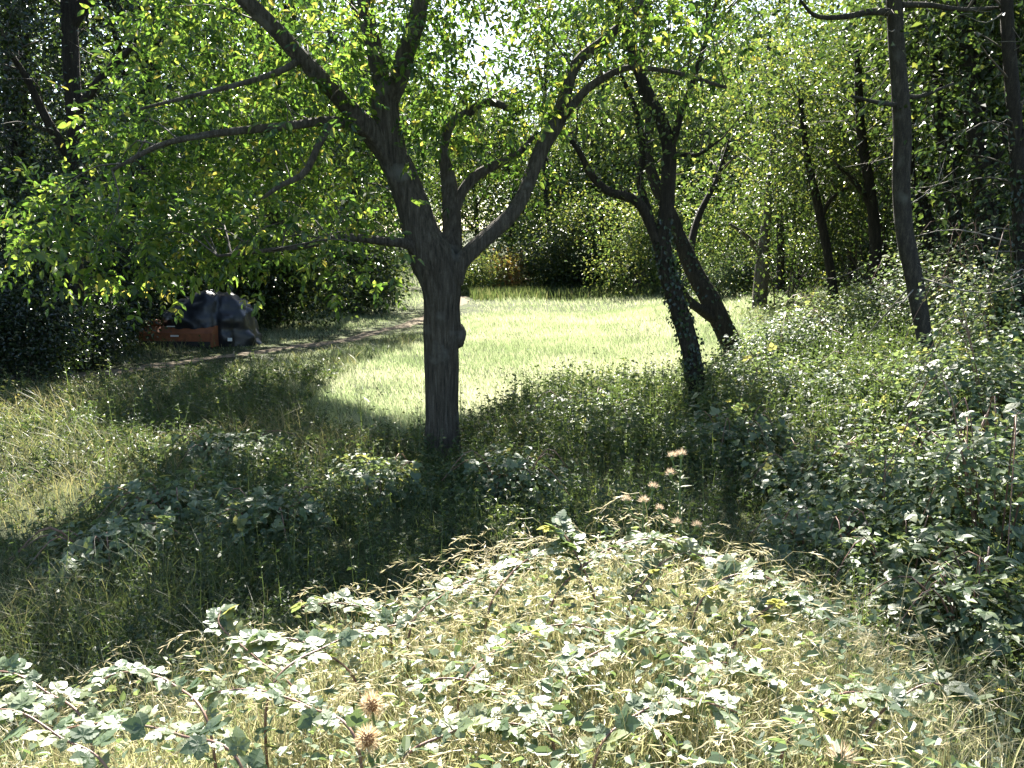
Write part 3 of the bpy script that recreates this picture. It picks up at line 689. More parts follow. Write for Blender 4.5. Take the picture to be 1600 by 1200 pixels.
def tree_rows(name, label, spots, leafs, group, n, L, tint, low, nproto):
    protos = []
    for q, (px, d, h, rad) in enumerate(spots):
        if q < nproto:
            protos.append((simple_tree(name, label, px, d, h, rad, leafs[q % len(leafs)], 'bark_dark', group, n, L, tint, low)[0], h))
        else:
            src, h0 = protos[q % nproto]; x_ = (px - 800) / FPX * d
            copy_tree(src, (x_, d, float(terrain(x_, d)) - .3), rng.uniform(0, 6.28), h / h0)
GB = 'trees closing off the far side of the meadow'
far = [(455, 56, 13, 4.2), (560, 64, 16, 4.8), (855, 57, 13, 4.0), (925, 60, 15, 4.3), (1000, 58, 14, 4.2), (1080, 55, 14, 4.5), (1160, 53, 14, 4.2), (800, 66, 15, 4.2), (742, 72, 13, 4.4), (700, 84, 15, 4.6)]
tree_rows('meadow_edge_tree', 'leafy tree in the row closing off the far side of the meadow', far, ['wood', 'light', 'light', 'wood'], GB, 400, .28, .5, .06, 4)
GF = 'tall trees of the wooded slope behind the meadow'
tree_rows('slope_tree', 'tall tree on the wooded slope beyond the meadow, showing between nearer crowns', [(420, 74, 22, 5.5), (520, 80, 24, 6), (600, 100, 24, 6), (700, 104, 26, 6.5), (850, 82, 25, 6), (940, 78, 24, 6), (1030, 74, 24, 6), (1120, 70, 22, 5.5), (1210, 66, 21, 5.5), (1300, 58, 20, 5.5), (1390, 50, 18, 5), (1480, 44, 17, 5), (1570, 38, 16, 4.8), (330, 66, 22, 6)], ['light', 'wood', 'wood'], GF, 420, .38, .45, .05, 3)
tree_rows('backing_tree', 'dark tree closing the gaps behind the evergreens at left', [(235, 54, 19, 5.2), (140, 46, 18, 5), (60, 40, 17, 5), (-30, 34, 16, 4.6)], ['wood'], 'trees behind the evergreens at left', 380, .30, .35, .05, 1)
GI = 'small trees inside the wood on the right'
tree_rows('understorey_tree', 'small shaded tree deep inside the wood on the right', [(1240, 36, 9, 3.0), (1340, 33, 10, 3.2), (1440, 29, 11, 3.2), (1530, 25, 11, 3), (1620, 20, 11, 3.2), (1700, 15, 10, 3)], ['wood'], GI, 420, .16, .35, .03, 2)
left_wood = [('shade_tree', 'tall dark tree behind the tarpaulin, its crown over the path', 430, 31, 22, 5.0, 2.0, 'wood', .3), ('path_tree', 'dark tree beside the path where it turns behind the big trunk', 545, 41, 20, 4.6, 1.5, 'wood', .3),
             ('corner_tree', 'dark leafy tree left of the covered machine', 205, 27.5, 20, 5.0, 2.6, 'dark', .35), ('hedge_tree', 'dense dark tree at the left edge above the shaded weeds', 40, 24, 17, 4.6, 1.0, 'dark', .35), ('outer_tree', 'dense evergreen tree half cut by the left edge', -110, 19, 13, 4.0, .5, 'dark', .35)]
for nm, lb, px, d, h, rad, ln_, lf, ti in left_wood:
    simple_tree(nm, lb, px, d, h, rad, lf, 'bark_dark', 'dark trees along the left side', 760, .15 if d < 25 else .23, ti, .06, lean=ln_, k=36, more=[(-6.0, 24.5, 13.0, 3.6, 3.0, 2.4, 2.2), (-5.6, 25.5, 16.5, 3.4, 3.0, 2.2, 1.6)] if nm == 'corner_tree' else [(-5.0, 29.5, 19.0, 3.6, 3.0, 2.6, 1.6)] if nm == 'shade_tree' else ())  # extra crown blobs above the view, added to shade the ground at left
D = 18.5
make_tree('evergreen_tree', 'glossy dark evergreen tree filling the top left corner',
    [(128, 585, D, 17), (124, 540, D, 14), (116, 400, D, 13), (122, 250, D, 12.5), (112, 120, D, 12), (108, 0, D, 11), (104, -150, D, 8)],
    [[(119, 260, D, 9), (80, 200, 18, 7), (40, 120, 17.6, 5), (0, 60, 17.2, 3)], [(116, 180, D, 8), (160, 120, 18.4, 6), (210, 70, 18.2, 4)], [(110, 40, D, 10), (180, -60, 18.5, 8), (300, -130, 18.5, 6), (430, -190, 18.5, 3)]],
    [(-10.2, 18.4, 8.5, 2.6, 2.6, 3.4, 1), (-5.9, 18.6, 9.8, 3.2, 2.4, 1.8, 1.1)], 420, 56, .32, .085, .05, M['dark'], M['bark_dark'], tint=.45, sides=16,  # second blob and its limb, above the view, are added to shade mid-left
    extra=px_clusters([(-60, -30), (200, -30), (190, 120), (150, 330), (-60, 400)], 230, 16.8, 19.8))

# ------------------------------------------------------------------ shrubs and hedges
def shrub(name, label, px, d, w, h, leaf, L, n, group=None, tint=.45, k=26, wy=None, base_lift=0.0, stems=9, dens_flat=.7, category='shrub'):
    g = np.array([(px - 800) / FPX * d, d, 0.]); g[2] = float(terrain(g[0], g[1]))
    root = empty(name, g, label, category, group)
    wy = wy or w * .8
    el = [(g[0], g[1], g[2] + h * .42, w, wy, h * .55, 2)]
    for q in range(6):
        an = rng.uniform(0, 2 * math.pi); s = rng.uniform(.4, .75)
        el.append((g[0] + w * s * math.cos(an), g[1] + wy * s * math.sin(an), g[2] + h * rng.uniform(.3, .85), w * .38, wy * .38, h * .26, .5))
    cl = blobs(el, n, .45); cl = cl[cl[:, 2] > terrain(cl[:, 0], cl[:, 1]) + .08]
    p, dd, nr, LL, WW, t = spray_leaves(cl, k, L * 2.8, L, L * .62, 'quad', dens_flat, tint - .1, .27, False, .2, use_gap=False)
    bag = Bag(); bag.add(*leaf_geo(p, dd, nr, LL, WW, t, 'quad'))
    tag(link('foliage', bag.mesh('foliage', g), M[leaf], root), kind='stuff')
    tb = Bag(); ends = cl[rng.permutation(len(cl))[:stems]]
    st = g + np.c_[rng.normal(size=(len(ends), 2)) * w * .15, np.full(len(ends), -.05)]
    twig_tubes(tb, st, ends, .018, .004, 5, 6, .1)
    link('stems', tb.mesh('stems', g, True), M['twig'], root)
    return root
GS = 'shrubs hedging the left side behind the path'
for lb, px, d, w, h, lf, L in [
        ('dark leafy shrub right behind the tarpaulin', 330, 27.5, 2.3, 3.0, 'wood', .12), ('dark shrub hanging over the left end of the orange machine', 222, 25.5, 1.6, 2.6, 'wood', .10),
        ('dark shrub between the tarpaulin and the bright leaf curtain', 440, 29, 2.2, 3.2, 'wood', .12), ('dense dark shrub where path meets big trunk, left side', 545, 36, 2.2, 3.4, 'wood', .14),
        ('shaded shrub at left, behind the weedy corner', 120, 22, 2.0, 2.8, 'dark', .09), ('low dark shrub left of the orange machine', 120, 18.5, 1.0, 1.5, 'dark', .07), ('dark shrub in the left corner in front of the evergreen trunk', 20, 16.2, 1.3, 1.8, 'dark', .07), ('dark shrub at the left picture edge', 10, 19, 2.0, 3.0, 'dark', .09), ('evergreen shrub just outside the left edge', -120, 16, 2.0, 3.0, 'dark', .08),
        ('tall thicket shrub behind the path bend, left of the bright slope', 560, 44, 1.6, 3.6, 'wood', .16)]:
    shrub('hedge_shrub', lb, px, d, w, h, lf, L * 1.15, int(230 * w), GS, .38)
for lb, px, d, w, h, lf, ti in [
        ('yellow-green bush at the far meadow edge, right of the big trunk', 752, 53, 1.7, 2.4, 'light', .75), ('rusty red-brown bush at the far meadow edge', 792, 54, 1.0, 2.1, 'autumn', .8),
        ('green bush right of the rusty one at the far edge', 845, 55, 1.8, 3.6, 'wood', .5), ('green bush under the far trees, left of the leafy spray', 905, 54, 1.9, 1.8, 'wood', .4),
        ('dark bush beneath the bright leafy spray at the far edge', 965, 53, 2.0, 3.0, 'wood', .3), ('bush behind the ivy-clad trunk at the far edge', 1035, 50, 2.2, 2.0, 'wood', .35),
        ('pale-leaved bush between leaning trunk and pale trunk', 1130, 34, 1.6, 1.9, 'bramble', .5), ('shaded bush right of the pale trunk', 1240, 33, 2.4, 2.2, 'wood', .4), ('bush in the shade behind the thin leaning tree', 1330, 31, 2.4, 2.4, 'wood', .4)]:
    shrub('edge_bush', lb, px, d, w, h, lf, .15 if d > 40 else .12, int(115 * w), 'bushes along the far and right edge of the meadow', ti, 26)
# the bright spray of leaves hanging by the ivy-clad trunk, and low leafy saplings at the meadow edge
shrub('hazel_sapling', 'bright green sapling with leafy drooping sprays left of the ivy-clad trunk', 990, 47, 2.6, 6.5, 'light', .17, 330, None, .7, 26)
shrub('hazel_sapling', 'bright green sapling at the far edge just right of centre', 900, 53, 2.6, 6.0, 'wood', .17, 300, None, .6, 26)
shrub('hazel_sapling', 'sunlit sapling between the two leaning trunks and the pale trunk', 1128, 36, 2.0, 5.5, 'light', .14, 170, None, .5, 26)
shrub('hazel_sapling', 'leafy sapling whose crown hangs beside the thin leaning tree', 1230, 25, 1.8, 5.4, 'wood', .11, 190, None, .5, 26)
shrub('hazel_sapling', 'shaded sapling filling the gap left of the slim tree', 1350, 25, 2.0, 5.4, 'wood', .11, 170, None, .4, 26)
shrub('hazel_sapling', 'dark sapling in the wood between slim tree and right edge', 1500, 21, 2.2, 5.6, 'wood', .10, 220, None, .35, 26)

# ------------------------------------------------------------------ bramble thickets on the right
GRP_MID = 'low bramble patches among the weeds'
def bramble_bush(label, gx_, gy_, w, h, n_leaf, nstuff, L, tint=.45, group='bramble thickets on the right-hand slope'):
    g = np.array([gx_, gy_, float(terrain(gx_, gy_))])
    root = empty('bramble_bush', g, label, 'bramble', group)
    tb = Bag()
    for q in range(9):
        an = rng.uniform(0, 2 * math.pi); ex_ = w * rng.uniform(.6, 1.25)
        a = g + np.array([math.cos(an), math.sin(an), 0]) * w * .15; b = g + np.array([math.cos(an) * ex_, math.sin(an) * ex_, h * rng.uniform(.15, .5)])
        m = (a + b) / 2 + np.array([0, 0, h * rng.uniform(.55, .95)])
        c = catmull([a, m, b], 9); v, f = tube(c, np.linspace(.008, .003, 9), 4, False); tb.add(v, f, .5)
    link('canes', tb.mesh('canes', g, True), M['cane'], root)
    def shell_pts(n):
        an = rng.uniform(0, 2 * math.pi, n); el = np.arcsin(rng.uniform(.02, 1, n))
        rr = rng.uniform(.70, 1.08, n) * (1 + .9 * (vnoise(np.cos(an) * 2.2 + gx_, np.sin(an) * 2.2 + gy_, el * 3) - .5))
        o = np.c_[np.cos(an) * np.cos(el), np.sin(an) * np.cos(el), np.sin(el)]
        p = g + o * rr[:, None] * np.array([w, w, h])
        dz = terrain(p[:, 0], p[:, 1]) - g[2]; p[:, 2] += dz * .8
        nr = unit(o * np.array([.8, .8, .5]) + np.array([0, 0, .8]) + rng.normal(size=(n, 3)) * .4)
        d = unit(np.cross(nr, rng.normal(size=(n, 3))) + o * .4 + np.array([0, 0, -.3]))
        return p, d, nr
    p, d, nr = shell_pts(n_leaf)
    vis = 0
    for q in range(n_leaf):
        place_leaf(root, leaf_mesh('bramble_small', int(rng.integers(0, 8))), M['bramble'], p[q], d[q], nr[q], L * rng.uniform(1.5, 2.5), g)
    p, d, nr = shell_pts(nstuff); LL = L * rng.uniform(.7, 1.3, nstuff)
    p[:, 2] = np.maximum(p[:, 2] - h * .12 * rng.random(nstuff), terrain(p[:, 0], p[:, 1]) + .02)
    bag = Bag(); bag.add(*leaf_geo(p, d, nr, LL, LL * .7, np.clip(rng.normal(tint, .2, nstuff), 0, 1), 'quad'))
    tag(link('foliage', bag.mesh('foliage', g), M['bramble'], root), kind='stuff')
bb = [((1200, 590), 1.0, .4, 'low bramble mound at the foot of the leaning trunk'), ((1255, 560), 1.4, .8, 'sunlit bramble mound left of the thin leaning tree'), ((1340, 540), 1.5, .9, 'bramble mound between thin tree and upright tree feet'),
      ((1460, 520), 1.6, 1.5, 'bramble heap behind the foot of the slim tree'), ((1550, 520), 1.7, 1.8, 'glinting bramble heap near the right edge, above the rest'), ((1640, 560), 1.7, 1.9, 'bramble heap at the right edge by the cut-off trunk'),
      ((1240, 640), 1.1, .7, 'shaded bramble mound right of the ivy-clad trunk'), ((1335, 640), 1.1, .5, 'bramble mound in half shade left of the slim trunk foot'), ((1420, 680), .9, .3, 'bramble mound hiding the foot of the slim tree'),
      ((1560, 690), 1.1, 1.0, 'broad bramble mound at right below the glinting heap'), ((1640, 720), 1.3, 1.6, 'bramble mound cut by the right edge at mid height'),
      ((1160, 720), .8, .55, 'dark low bramble in front of the ivy-clad trunk'), ((1290, 790), .8, .6, 'bramble mound with pale leaves right of the thistle'), ((1405, 830), .8, .8, 'bramble mound with pale leaves, lower right'),
      ((1530, 860), .9, 1.0, 'dark bramble mound near lower right edge'), ((1615, 900), .9, 1.2, 'dark bramble cut by the lower right edge'), ((1450, 960), .65, .5, 'dark bramble in the hollow below the bank, right'), ((1300, 900), .6, .5, 'bramble behind the arching grass stalks on the right'), ((1570, 1060), .6, .5, 'shadowy bramble in the lower right corner')]
bb += [((410, 850), .7, .34, 'low bramble patch with pale leaves in the shade, left of the big trunk'), ((250, 830), .8, .36, 'low bramble patch further left in the dappled weeds'), ((585, 790), .6, .36, 'bramble patch just left of the big trunk foot'), ((800, 780), .7, .4, 'bramble patch right of the big trunk foot'),
       ((930, 690), 1.0, .55, 'shaded bramble patch between big trunk and ivy-clad trunk'), ((140, 900), .6, .32, 'low bramble near the left edge above the bank'), ((330, 735), .9, .34, 'sunlit low bramble at the edge of the left sun patch')]
for q, ((a, b), w, h, lb) in enumerate(bb):
    c = G(a, b); dd = c[1]
    bramble_bush(lb, c[0], c[1] + w * .5, w, h, 130 if dd < 11 else 60, int(min(4200, 1500 * w * w + 600)), .066 if dd < 9 else .078, .30 + .3 * (q * .37 % 1), 'bramble thickets on the right-hand slope' if q < 19 else GRP_MID)

# ------------------------------------------------------------------ ground cover
def scatter(n, dmin, dmax, pw=1.4, half=.78):
    """points on the ground in front of the camera, denser close by"""
    u = rng.random(n); k = 2 - pw
    d = (dmin ** k + u * (dmax ** k - dmin ** k)) ** (1 / k)
    x = rng.uniform(-half, half, n) * d
    return x, d
MEADOW = gpoly([(470, 640), (560, 575), (700, 515), (728, 470), (745, 461), (1040, 462), (1100, 480), (1190, 515), (1190, 590), (1090, 605), (880, 605), (780, 650), (640, 690), (520, 680)])
# meadow grass: short and pale, longer towards the far edge
x, d = scatter(150000, 9.5, 98, 1.15, .72)
x2, d2 = scatter(110000, 10, 36, 1.2, .32); x = np.r_[x, x2]; d = np.r_[d, d2]
pd_ = path_dist(x, d)
ok = (pd_ > .10 + .34 * rng.random(len(x))) & ((d > 15) | in_poly(x, d, MEADOW)) & (x > -.75 * d) & (x < .30 * d + 2.0)
x, d = x[ok], d[ok]; n = len(x)
hn = vnoise(x * .5, d * .5); farh = sstep(44, 52, d)
h = (.07 + .10 * rng.random(n) + .10 * hn + .25 * farh * rng.random(n)) * np.clip(.75 + d / 60, .75, 1.5)
w = np.clip(d * .0009, .010, .05) * rng.uniform(.6, 1.2, n)
lean = rng.normal(size=(n, 2)) * .5 + np.array([-.25, -.1])
h *= np.clip((path_dist(x, d) - .35) / 2.4, .15, 1)
t = np.clip(.1 + .5 * vnoise(x * .35 + 30, d * .35) + .5 * vnoise(x * .9, d * .9 + 30) - .12 + rng.normal(0, .22, n), 0, 1)
bag = Bag(); nearb = d < 19
for m_, sg in ((nearb, 2), (~nearb, 1)):
    bag.add(*blade_geo(np.c_[x, d, terrain(x, d) - .01][m_], lean[m_], h[m_], w[m_], t[m_], sg, .6))
tag(link('meadow_grass', bag.mesh('meadow_grass'), M['meadow']), 'short pale grass of the sunlit meadow', 'grass', None, 'stuff')
# seed stalks standing over the meadow grass
# rough grass in the shade and on the bank's far side
x, d = scatter(62000, 3.2, 26, 1.45, .78)
ok = ~in_poly(x, d, MEADOW) & (path_dist(x, d) > .15 + .4 * rng.random(len(x)))
x, d = x[ok], d[ok]; n = len(x)
cl_ = vnoise(x * .9 + 11, d * .9)
h = (.14 + .30 * rng.random(n) * cl_ + .18 * cl_) * np.where(x < -1, 1.15, .9) * np.clip((path_dist(x, d) - .3) / 2.4, .15, 1)
w = np.clip(d * .0008, .005, .02) * rng.uniform(.7, 1.3, n)
bag = Bag(); bag.add(*blade_geo(np.c_[x, d, terrain(x, d) - .01], rng.normal(size=(n, 2)) * .65 + np.array([-.15, -.1]), h, w, np.clip(.15 + .6 * vnoise(x * .6 + 60, d * .6) + .38 * in_poly(x, d, GAP_LEFT) + rng.normal(0, .2, n), 0, 1), 3, .75))  # left sun patch brightened by a paler blade tint, on top of the sun
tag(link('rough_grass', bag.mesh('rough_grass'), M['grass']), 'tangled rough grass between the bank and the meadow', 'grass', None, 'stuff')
# leafy weeds
def weeds(n, dmin, dmax, pw, half, hfun, okfun, Lf, nleaf, name, label, mat, tint):
    x, d = scatter(n, dmin, dmax, pw, half); ok = okfun(x, d); x, d = x[ok], d[ok]; n = len(x)
    z = terrain(x, d); H = hfun(x, d)
    an = rng.uniform(0, 2 * math.pi, n); ln = rng.random(n) * .35
    top = np.c_[x + np.cos(an) * ln * H, d + np.sin(an) * ln * H, z + H]; bot = np.c_[x, d, z]
    fr = rng.uniform(.12, 1.02, (n, nleaf)); p = bot[:, None] + (top - bot)[:, None] * fr[..., None]
    p = p.reshape(-1, 3); m = len(p); HH = np.repeat(H, nleaf); dd = np.repeat(d, nleaf)
    a2 = rng.uniform(0, 2 * math.pi, m); dr = np.c_[np.cos(a2), np.sin(a2), rng.normal(.1, .45, m)]
    L = Lf(dd) * rng.uniform(.55, 1.4, m) * (1.15 - .5 * fr.ravel())
    nr = unit(np.c_[rng.normal(size=(m, 2)) * .55, np.full(m, .9)])
    t = np.clip(np.repeat(tint + .5 * (vnoise(x * .7, d * .7 + 90) - .5), nleaf) + rng.normal(0, .18, m), 0, 1)
    bag = Bag(); bag.add(*leaf_geo(p, dr, nr, L, L * np.where(rng.random(m) < .5, .32, .6), t, 'quad'))
    side = np.c_[np.sin(an), -np.cos(an), np.zeros(n)] * (.0009 * np.clip(d, 4, 20))[:, None]
    v = np.stack([bot - side, bot + side, top], 1).reshape(-1, 3)
    bag.add(v, np.arange(3 * n).reshape(-1, 3), .6)
    tag(link(name, bag.mesh(name), M[mat]), label, 'weeds', None, 'stuff')
def shade_ok(x, d):
    return ~in_poly(x, d, MEADOW) & (path_dist(x, d) > 2.0) & ((d < 17) | (x > .23 * d)) & (rng.random(len(x)) < .15 + 1.3 * vnoise(x * .9 + 5, d * .9) ** 1.5)
def front_h(x, d):
    tall = sstep(-1, 1.2, x) * sstep(8.5, 10, d) * (1 - sstep(15.5, 17, d))
    return (.16 + .50 * vnoise(x * .9, d * .9 + 4) * rng.random(len(x)) + .42 * tall * rng.uniform(.4, 1, len(x)))
weeds(17000, 3.6, 18, 1.35, .80, front_h, shade_ok, lambda d: np.clip(.022 + .0052 * d, .045, .10), 13, 'undergrowth', 'leafy weeds covering the shaded ground round the big trunk', 'weed', .42)
weeds(750, 4.5, 15, 1.3, .62, lambda x, d: rng.uniform(.45, .95, len(x)), lambda x, d: shade_ok(x, d) & (x < .25 * d), lambda d: np.clip(.03 + .003 * d, .04, .07), 16, 'tall_weeds', 'taller straggling weeds standing over the undergrowth in front of the big trunk', 'weed', .5)
weeds(4200, 14, 52, 1.0, .75, lambda x, d: .15 + .4 * rng.random(len(x)) * vnoise(x, d), lambda x, d: ((x > .22 * d + 1.2) | (x < -.28 * d - .5)) & (path_dist(x, d) > .8), lambda d: np.clip(.0035 * d, .06, .13), 14, 'woodland_weeds', 'weeds and seedlings on the woodland floor beyond the path and right of the meadow', 'weed', .42)
# tall weeds and grass along the far meadow edge
x = rng.uniform(-4, 17, 9000); d = 50.5 + rng.normal(0, 1.6, 9000) - .12 * np.clip(x - 2, 0, 20) * 4.2; n = len(x)
ok = path_dist(x, d) > .6; x, d = x[ok], d[ok]; n = len(x)
bag = Bag(); bag.add(*blade_geo(np.c_[x, d, terrain(x, d)], rng.normal(size=(n, 2)) * .4, rng.uniform(.3, .9, n), rng.uniform(.03, .06, n), np.clip(rng.normal(.35, .2, n), 0, 1), 2, .5))
tag(link('tall_grass', bag.mesh('tall_grass'), M['grass']), 'darker tall grass along the far edge of the meadow', 'grass', None, 'stuff')

# ------------------------------------------------------------------ covered machine by the path
def box(bag, c, s, t=.5, bev=0.0):
    c = np.array(c, float); h = np.array(s, float) / 2; b = min(bev, *(h * .9))
    if b <= 0:
        v = np.array([[x, y, z] for x in (-1, 1) for y in (-1, 1) for z in (-1, 1)]) * h + c
        bag.add(v, np.array([[0, 1, 3, 2], [4, 6, 7, 5], [0, 4, 5, 1], [2, 3, 7, 6], [0, 2, 6, 4], [1, 5, 7, 3]]), t); return
    prof = [(-h[1] + b, -h[2]), (h[1] - b, -h[2]), (h[1], -h[2] + b), (h[1], h[2] - b), (h[1] - b, h[2]), (-h[1] + b, h[2]), (-h[1], h[2] - b), (-h[1], -h[2] + b)]
    prism(bag, prof, c[0] - h[0], c[0] + h[0], c[1], c[2], t)
def prism(bag, prof, x0, x1, cy_=0, cz_=0, t=.5):
    k = len(prof)
    v = [(x0, a + cy_, b + cz_) for a, b in prof] + [(x1, a + cy_, b + cz_) for a, b in prof]
    f = [[q, (q + 1) % k, k + (q + 1) % k, k + q] for q in range(k)]
    bag.add(np.array(v, float), np.array(f), t)
    for o in (0, k):
        cap = [[o, o + q, o + q + 1] for q in range(1, k - 1)]
        bag.add(np.array(v, float), np.array(cap), t)
M['orange'] = plain_mat('faded_orange_paint', (.15, .05, .02), (.25, .085, .032), 6, .6, 0, .1)
M['rubber'] = plain_mat('black_rubber', (.012, .012, .012), (.03, .028, .026), 9, .8)
M['plate'] = plain_mat('white_plate', (.6, .62, .6), (.75, .76, .74), 9, .5)
M['tarp'] = plain_mat('dark_tarpaulin', (.007, .008, .011), (.016, .018, .022), 3, .36, 0, .3, .45)
mg = G(290, 541)
mroot = empty('mower', mg, 'low orange metal machine with dark skirt, partly under the tarpaulin', 'machine')
mroot.rotation_euler = (0, 0, R(-6)); mroot.scale = (1, 1, .86)
S = mg[1] / FPX
def part(name, fn, mat, parent=mroot):
    b = Bag(); fn(b); return link(name, b.mesh(name), M[mat], parent)
hous = part('housing', lambda b: prism(b, [(-.32, .16), (-.30, .44), (-.08, .62), (.30, .62), (.36, .16)], -1.08, .88), 'orange')
part('end_plate', lambda b: prism(b, [(-.36, .02), (-.34, .46), (-.09, .66), (.34, .66), (.40, .02)], .88, .92), 'orange')
part('end_plate', lambda b: prism(b, [(-.36, .02), (-.34, .46), (-.09, .66), (.34, .66), (.40, .02)], -1.12, -1.08), 'orange')
part('end_cap', lambda b: b.add(*tube(np.array([[-1.05, .05, .62], [-.98, .05, .70], [-.78, .05, .74], [-.70, .05, .66]]), [.10, .12, .11, .08], 10), .5), 'orange')
part('bracket', lambda b: prism(b, [(-.02, 0), (-.02, .01), (.02, .01), (.02, 0)], -.2, -.1, .0, .62), 'orange')
part('hitch_bracket', lambda b: b.add(np.array([[-.22, -.03, .60], [.16, -.03, .60], [.04, -.03, .92], [-.08, -.03, .92], [-.22, .03, .60], [.16, .03, .60], [.04, .03, .92], [-.08, .03, .92]]), np.array([[0, 1, 2, 3], [4, 7, 6, 5], [0, 4, 5, 1], [1, 5, 6, 2], [2, 6, 7, 3], [3, 7, 4, 0]]), .5), 'orange')
part('skirt', lambda b: box(b, (-.10, -.33, .09), (2.0, .03, .20)), 'rubber')
part('roller', lambda b: b.add(*tube(np.array([[-1.06, .1, .10], [0, .1, .10], [.86, .1, .10]]), [.09, .09, .09], 14), .5), 'rubber')
part('type_plate', lambda b: box(b, (-.13, -.322, .36), (.22, .02, .05)), 'plate')
part('reflector', lambda b: box(b, (-.30, -.16, .64), (.22, .05, .03)), 'plate')
# tarpaulin: a draped sheet over a tall and a lower hump
tg = mg + np.array([.40, .75, 0]); tg[2] = float(terrain(tg[0], tg[1]))
nu, nv = 90, 46
U, V = np.meshgrid(np.linspace(0, 2 * math.pi, nu, endpoint=False), np.linspace(0, 1, nv), indexing='ij')
el = V * math.pi / 2
rx = 1.28 * (1 + .05 * np.cos(2 * U)); ry = .95
prof = np.cos(el) ** .55
xx = rx * np.sign(np.cos(U)) * np.abs(np.cos(U)) ** .9 * prof; yy = ry * np.sign(np.sin(U)) * np.abs(np.sin(U)) ** .8 * prof
zz = 1.52 * np.sin(el) ** .9
zz *= 1 - .34 * np.exp(-((xx + .95) / .42) ** 2) * V - .10 * np.exp(-((xx - .35) / .13) ** 2) * V + .04 * np.sin(xx * 5)
fold = np.sin(U * 13 + 2.5 * vnoise(U * 3, V * 4)) * .6 + np.sin(U * 23 + 4 * vnoise(U * 5 + 9, V * 3)) * .4
kf = .03 * (1 - V) ** .7 * fold + .09 * (vnoise(xx * 3 + 5, yy * 3 + 5, zz * 4) - .5) * 2 + .03 * (vnoise(xx * 9, yy * 9, zz * 11) - .5)
kf -= .13 * np.exp(-((xx - .50) / .07) ** 2) * (yy < 0) * (1 - V ** 3)
kf += .05 * np.sin((zz * 5.5 + xx * 2.5)) * (1 - V) * (xx < .3)
xx = xx * (1 + kf); yy = yy * (1 + kf); zz = np.maximum(zz * (1 + .5 * kf) - .04, -.02)
lift = .42 * np.exp(-((xx + .55) / .55) ** 2) * (yy < -.1) * (1 - V) ** 1.5     # hem lies on the orange machine
zz = zz + lift
tv = np.stack([xx, yy, zz], -1).reshape(-1, 3)
i, j = np.meshgrid(np.arange(nu), np.arange(nv - 1), indexing='ij'); i2 = (i + 1) % nu
tf = np.stack([i * nv + j, i2 * nv + j, i2 * nv + j + 1, i * nv + j + 1], -1).reshape(-1, 4)
to = link('tarpaulin', tri_mesh('tarpaulin', tv, tf, None, True), M['tarp']); to.location = tg
tag(to, 'dark blue-grey tarpaulin draped in folds over a machine beside the path', 'tarpaulin')
b = Bag(); box(b, (.86, -.90, .20), (.12, .02, .09)); tagp = link('tie_tag', b.mesh('tie_tag'), M['plate'], to)

# ------------------------------------------------------------------ foreground bank: dry grass
def arch_stalk(p, lean, h, reach, n=9):
    """stem that rises and bends over: returns centre line"""
    s = np.linspace(0, 1, n); lx = reach * s ** 3.2; z = h * (np.sin(s * 1.7) * .6 + np.minimum(s * 1.25, 1.0) * .4)
    return np.c_[p[0] + lean[0] * lx, p[1] + lean[1] * lx, p[2] + z]
def stalk_geo(bag, p, lean, h, reach, head=.12, r=.0013, t=.55, awn=True, hb=None):
    c = arch_stalk(p, lean, h, reach)
    v, f = tube(c, np.linspace(r, r * .5, len(c)), 3, False); bag.add(v, f, t)
    hb = hb or bag
    tip = c[-1]; d0 = unit(c[-1] - c[-2]); k = 9
    pp = []; dd = []
    for q in range(k):
        f_ = q / k; pp.append(tip + d0 * head * f_ * .8 - np.array([0, 0, head * .35 * f_ ** 2])); dd.append(d0 + rng.normal(size=3) * .35 + np.array([0, 0, -.5 * f_]))
    pp = np.array(pp); dd = unit(np.array(dd))
    hb.add(*leaf_geo(pp, dd, rand_unit(k), rng.uniform(.022, .04, k) * head / .12, np.full(k, .0030), np.clip(t + rng.normal(.2, .1, k), 0, 1), 'quad'))
def bank_xy(n, dmin=1.25, dmax=3.7):
    x = rng.uniform(-2.3, 2.2, n); d = rng.uniform(dmin, dmax, n)
    den = np.clip(1.15 - .28 * np.abs(x - .35) - .25 * np.clip(-x - .6, 0, 2), .12, 1) * (1 - .93 * sstep(.85, 1.5, x)) * (1 - sstep(3.1 - .3 * np.abs(x), 3.9 - .35 * np.abs(x), d))
    ok = rng.random(n) < den * (.4 + .9 * vnoise(x * 2.2 + 3, d * 2.2)); return x[ok], d[ok]
x, d = bank_xy(60000); n = len(x); z = terrain(x, d)
bag = Bag()
h = rng.uniform(.2, .5, n); t = np.clip(rng.normal(.42, .24, n), 0, 1)
bag.add(*blade_geo(np.c_[x, d, z], rng.normal(size=(n, 2)) * .42 + np.array([.05, -.05]), h, rng.uniform(.0025, .005, n), t, 4, .7))
x, d = bank_xy(4800); z = terrain(x, d)
for q in range(len(x)):
    a = rng.uniform(0, 2 * math.pi)
    stalk_geo(bag, (x[q], d[q], z[q]), (math.cos(a), math.sin(a) * .6), rng.uniform(.26, .55), rng.uniform(.03, .15), rng.uniform(.07, .13), .0012, rng.uniform(.4, .85))
tag(link('dry_grass', bag.mesh('dry_grass'), M['straw']), 'mass of golden dry grass on the sunlit bank in the foreground', 'grass', None, 'stuff')
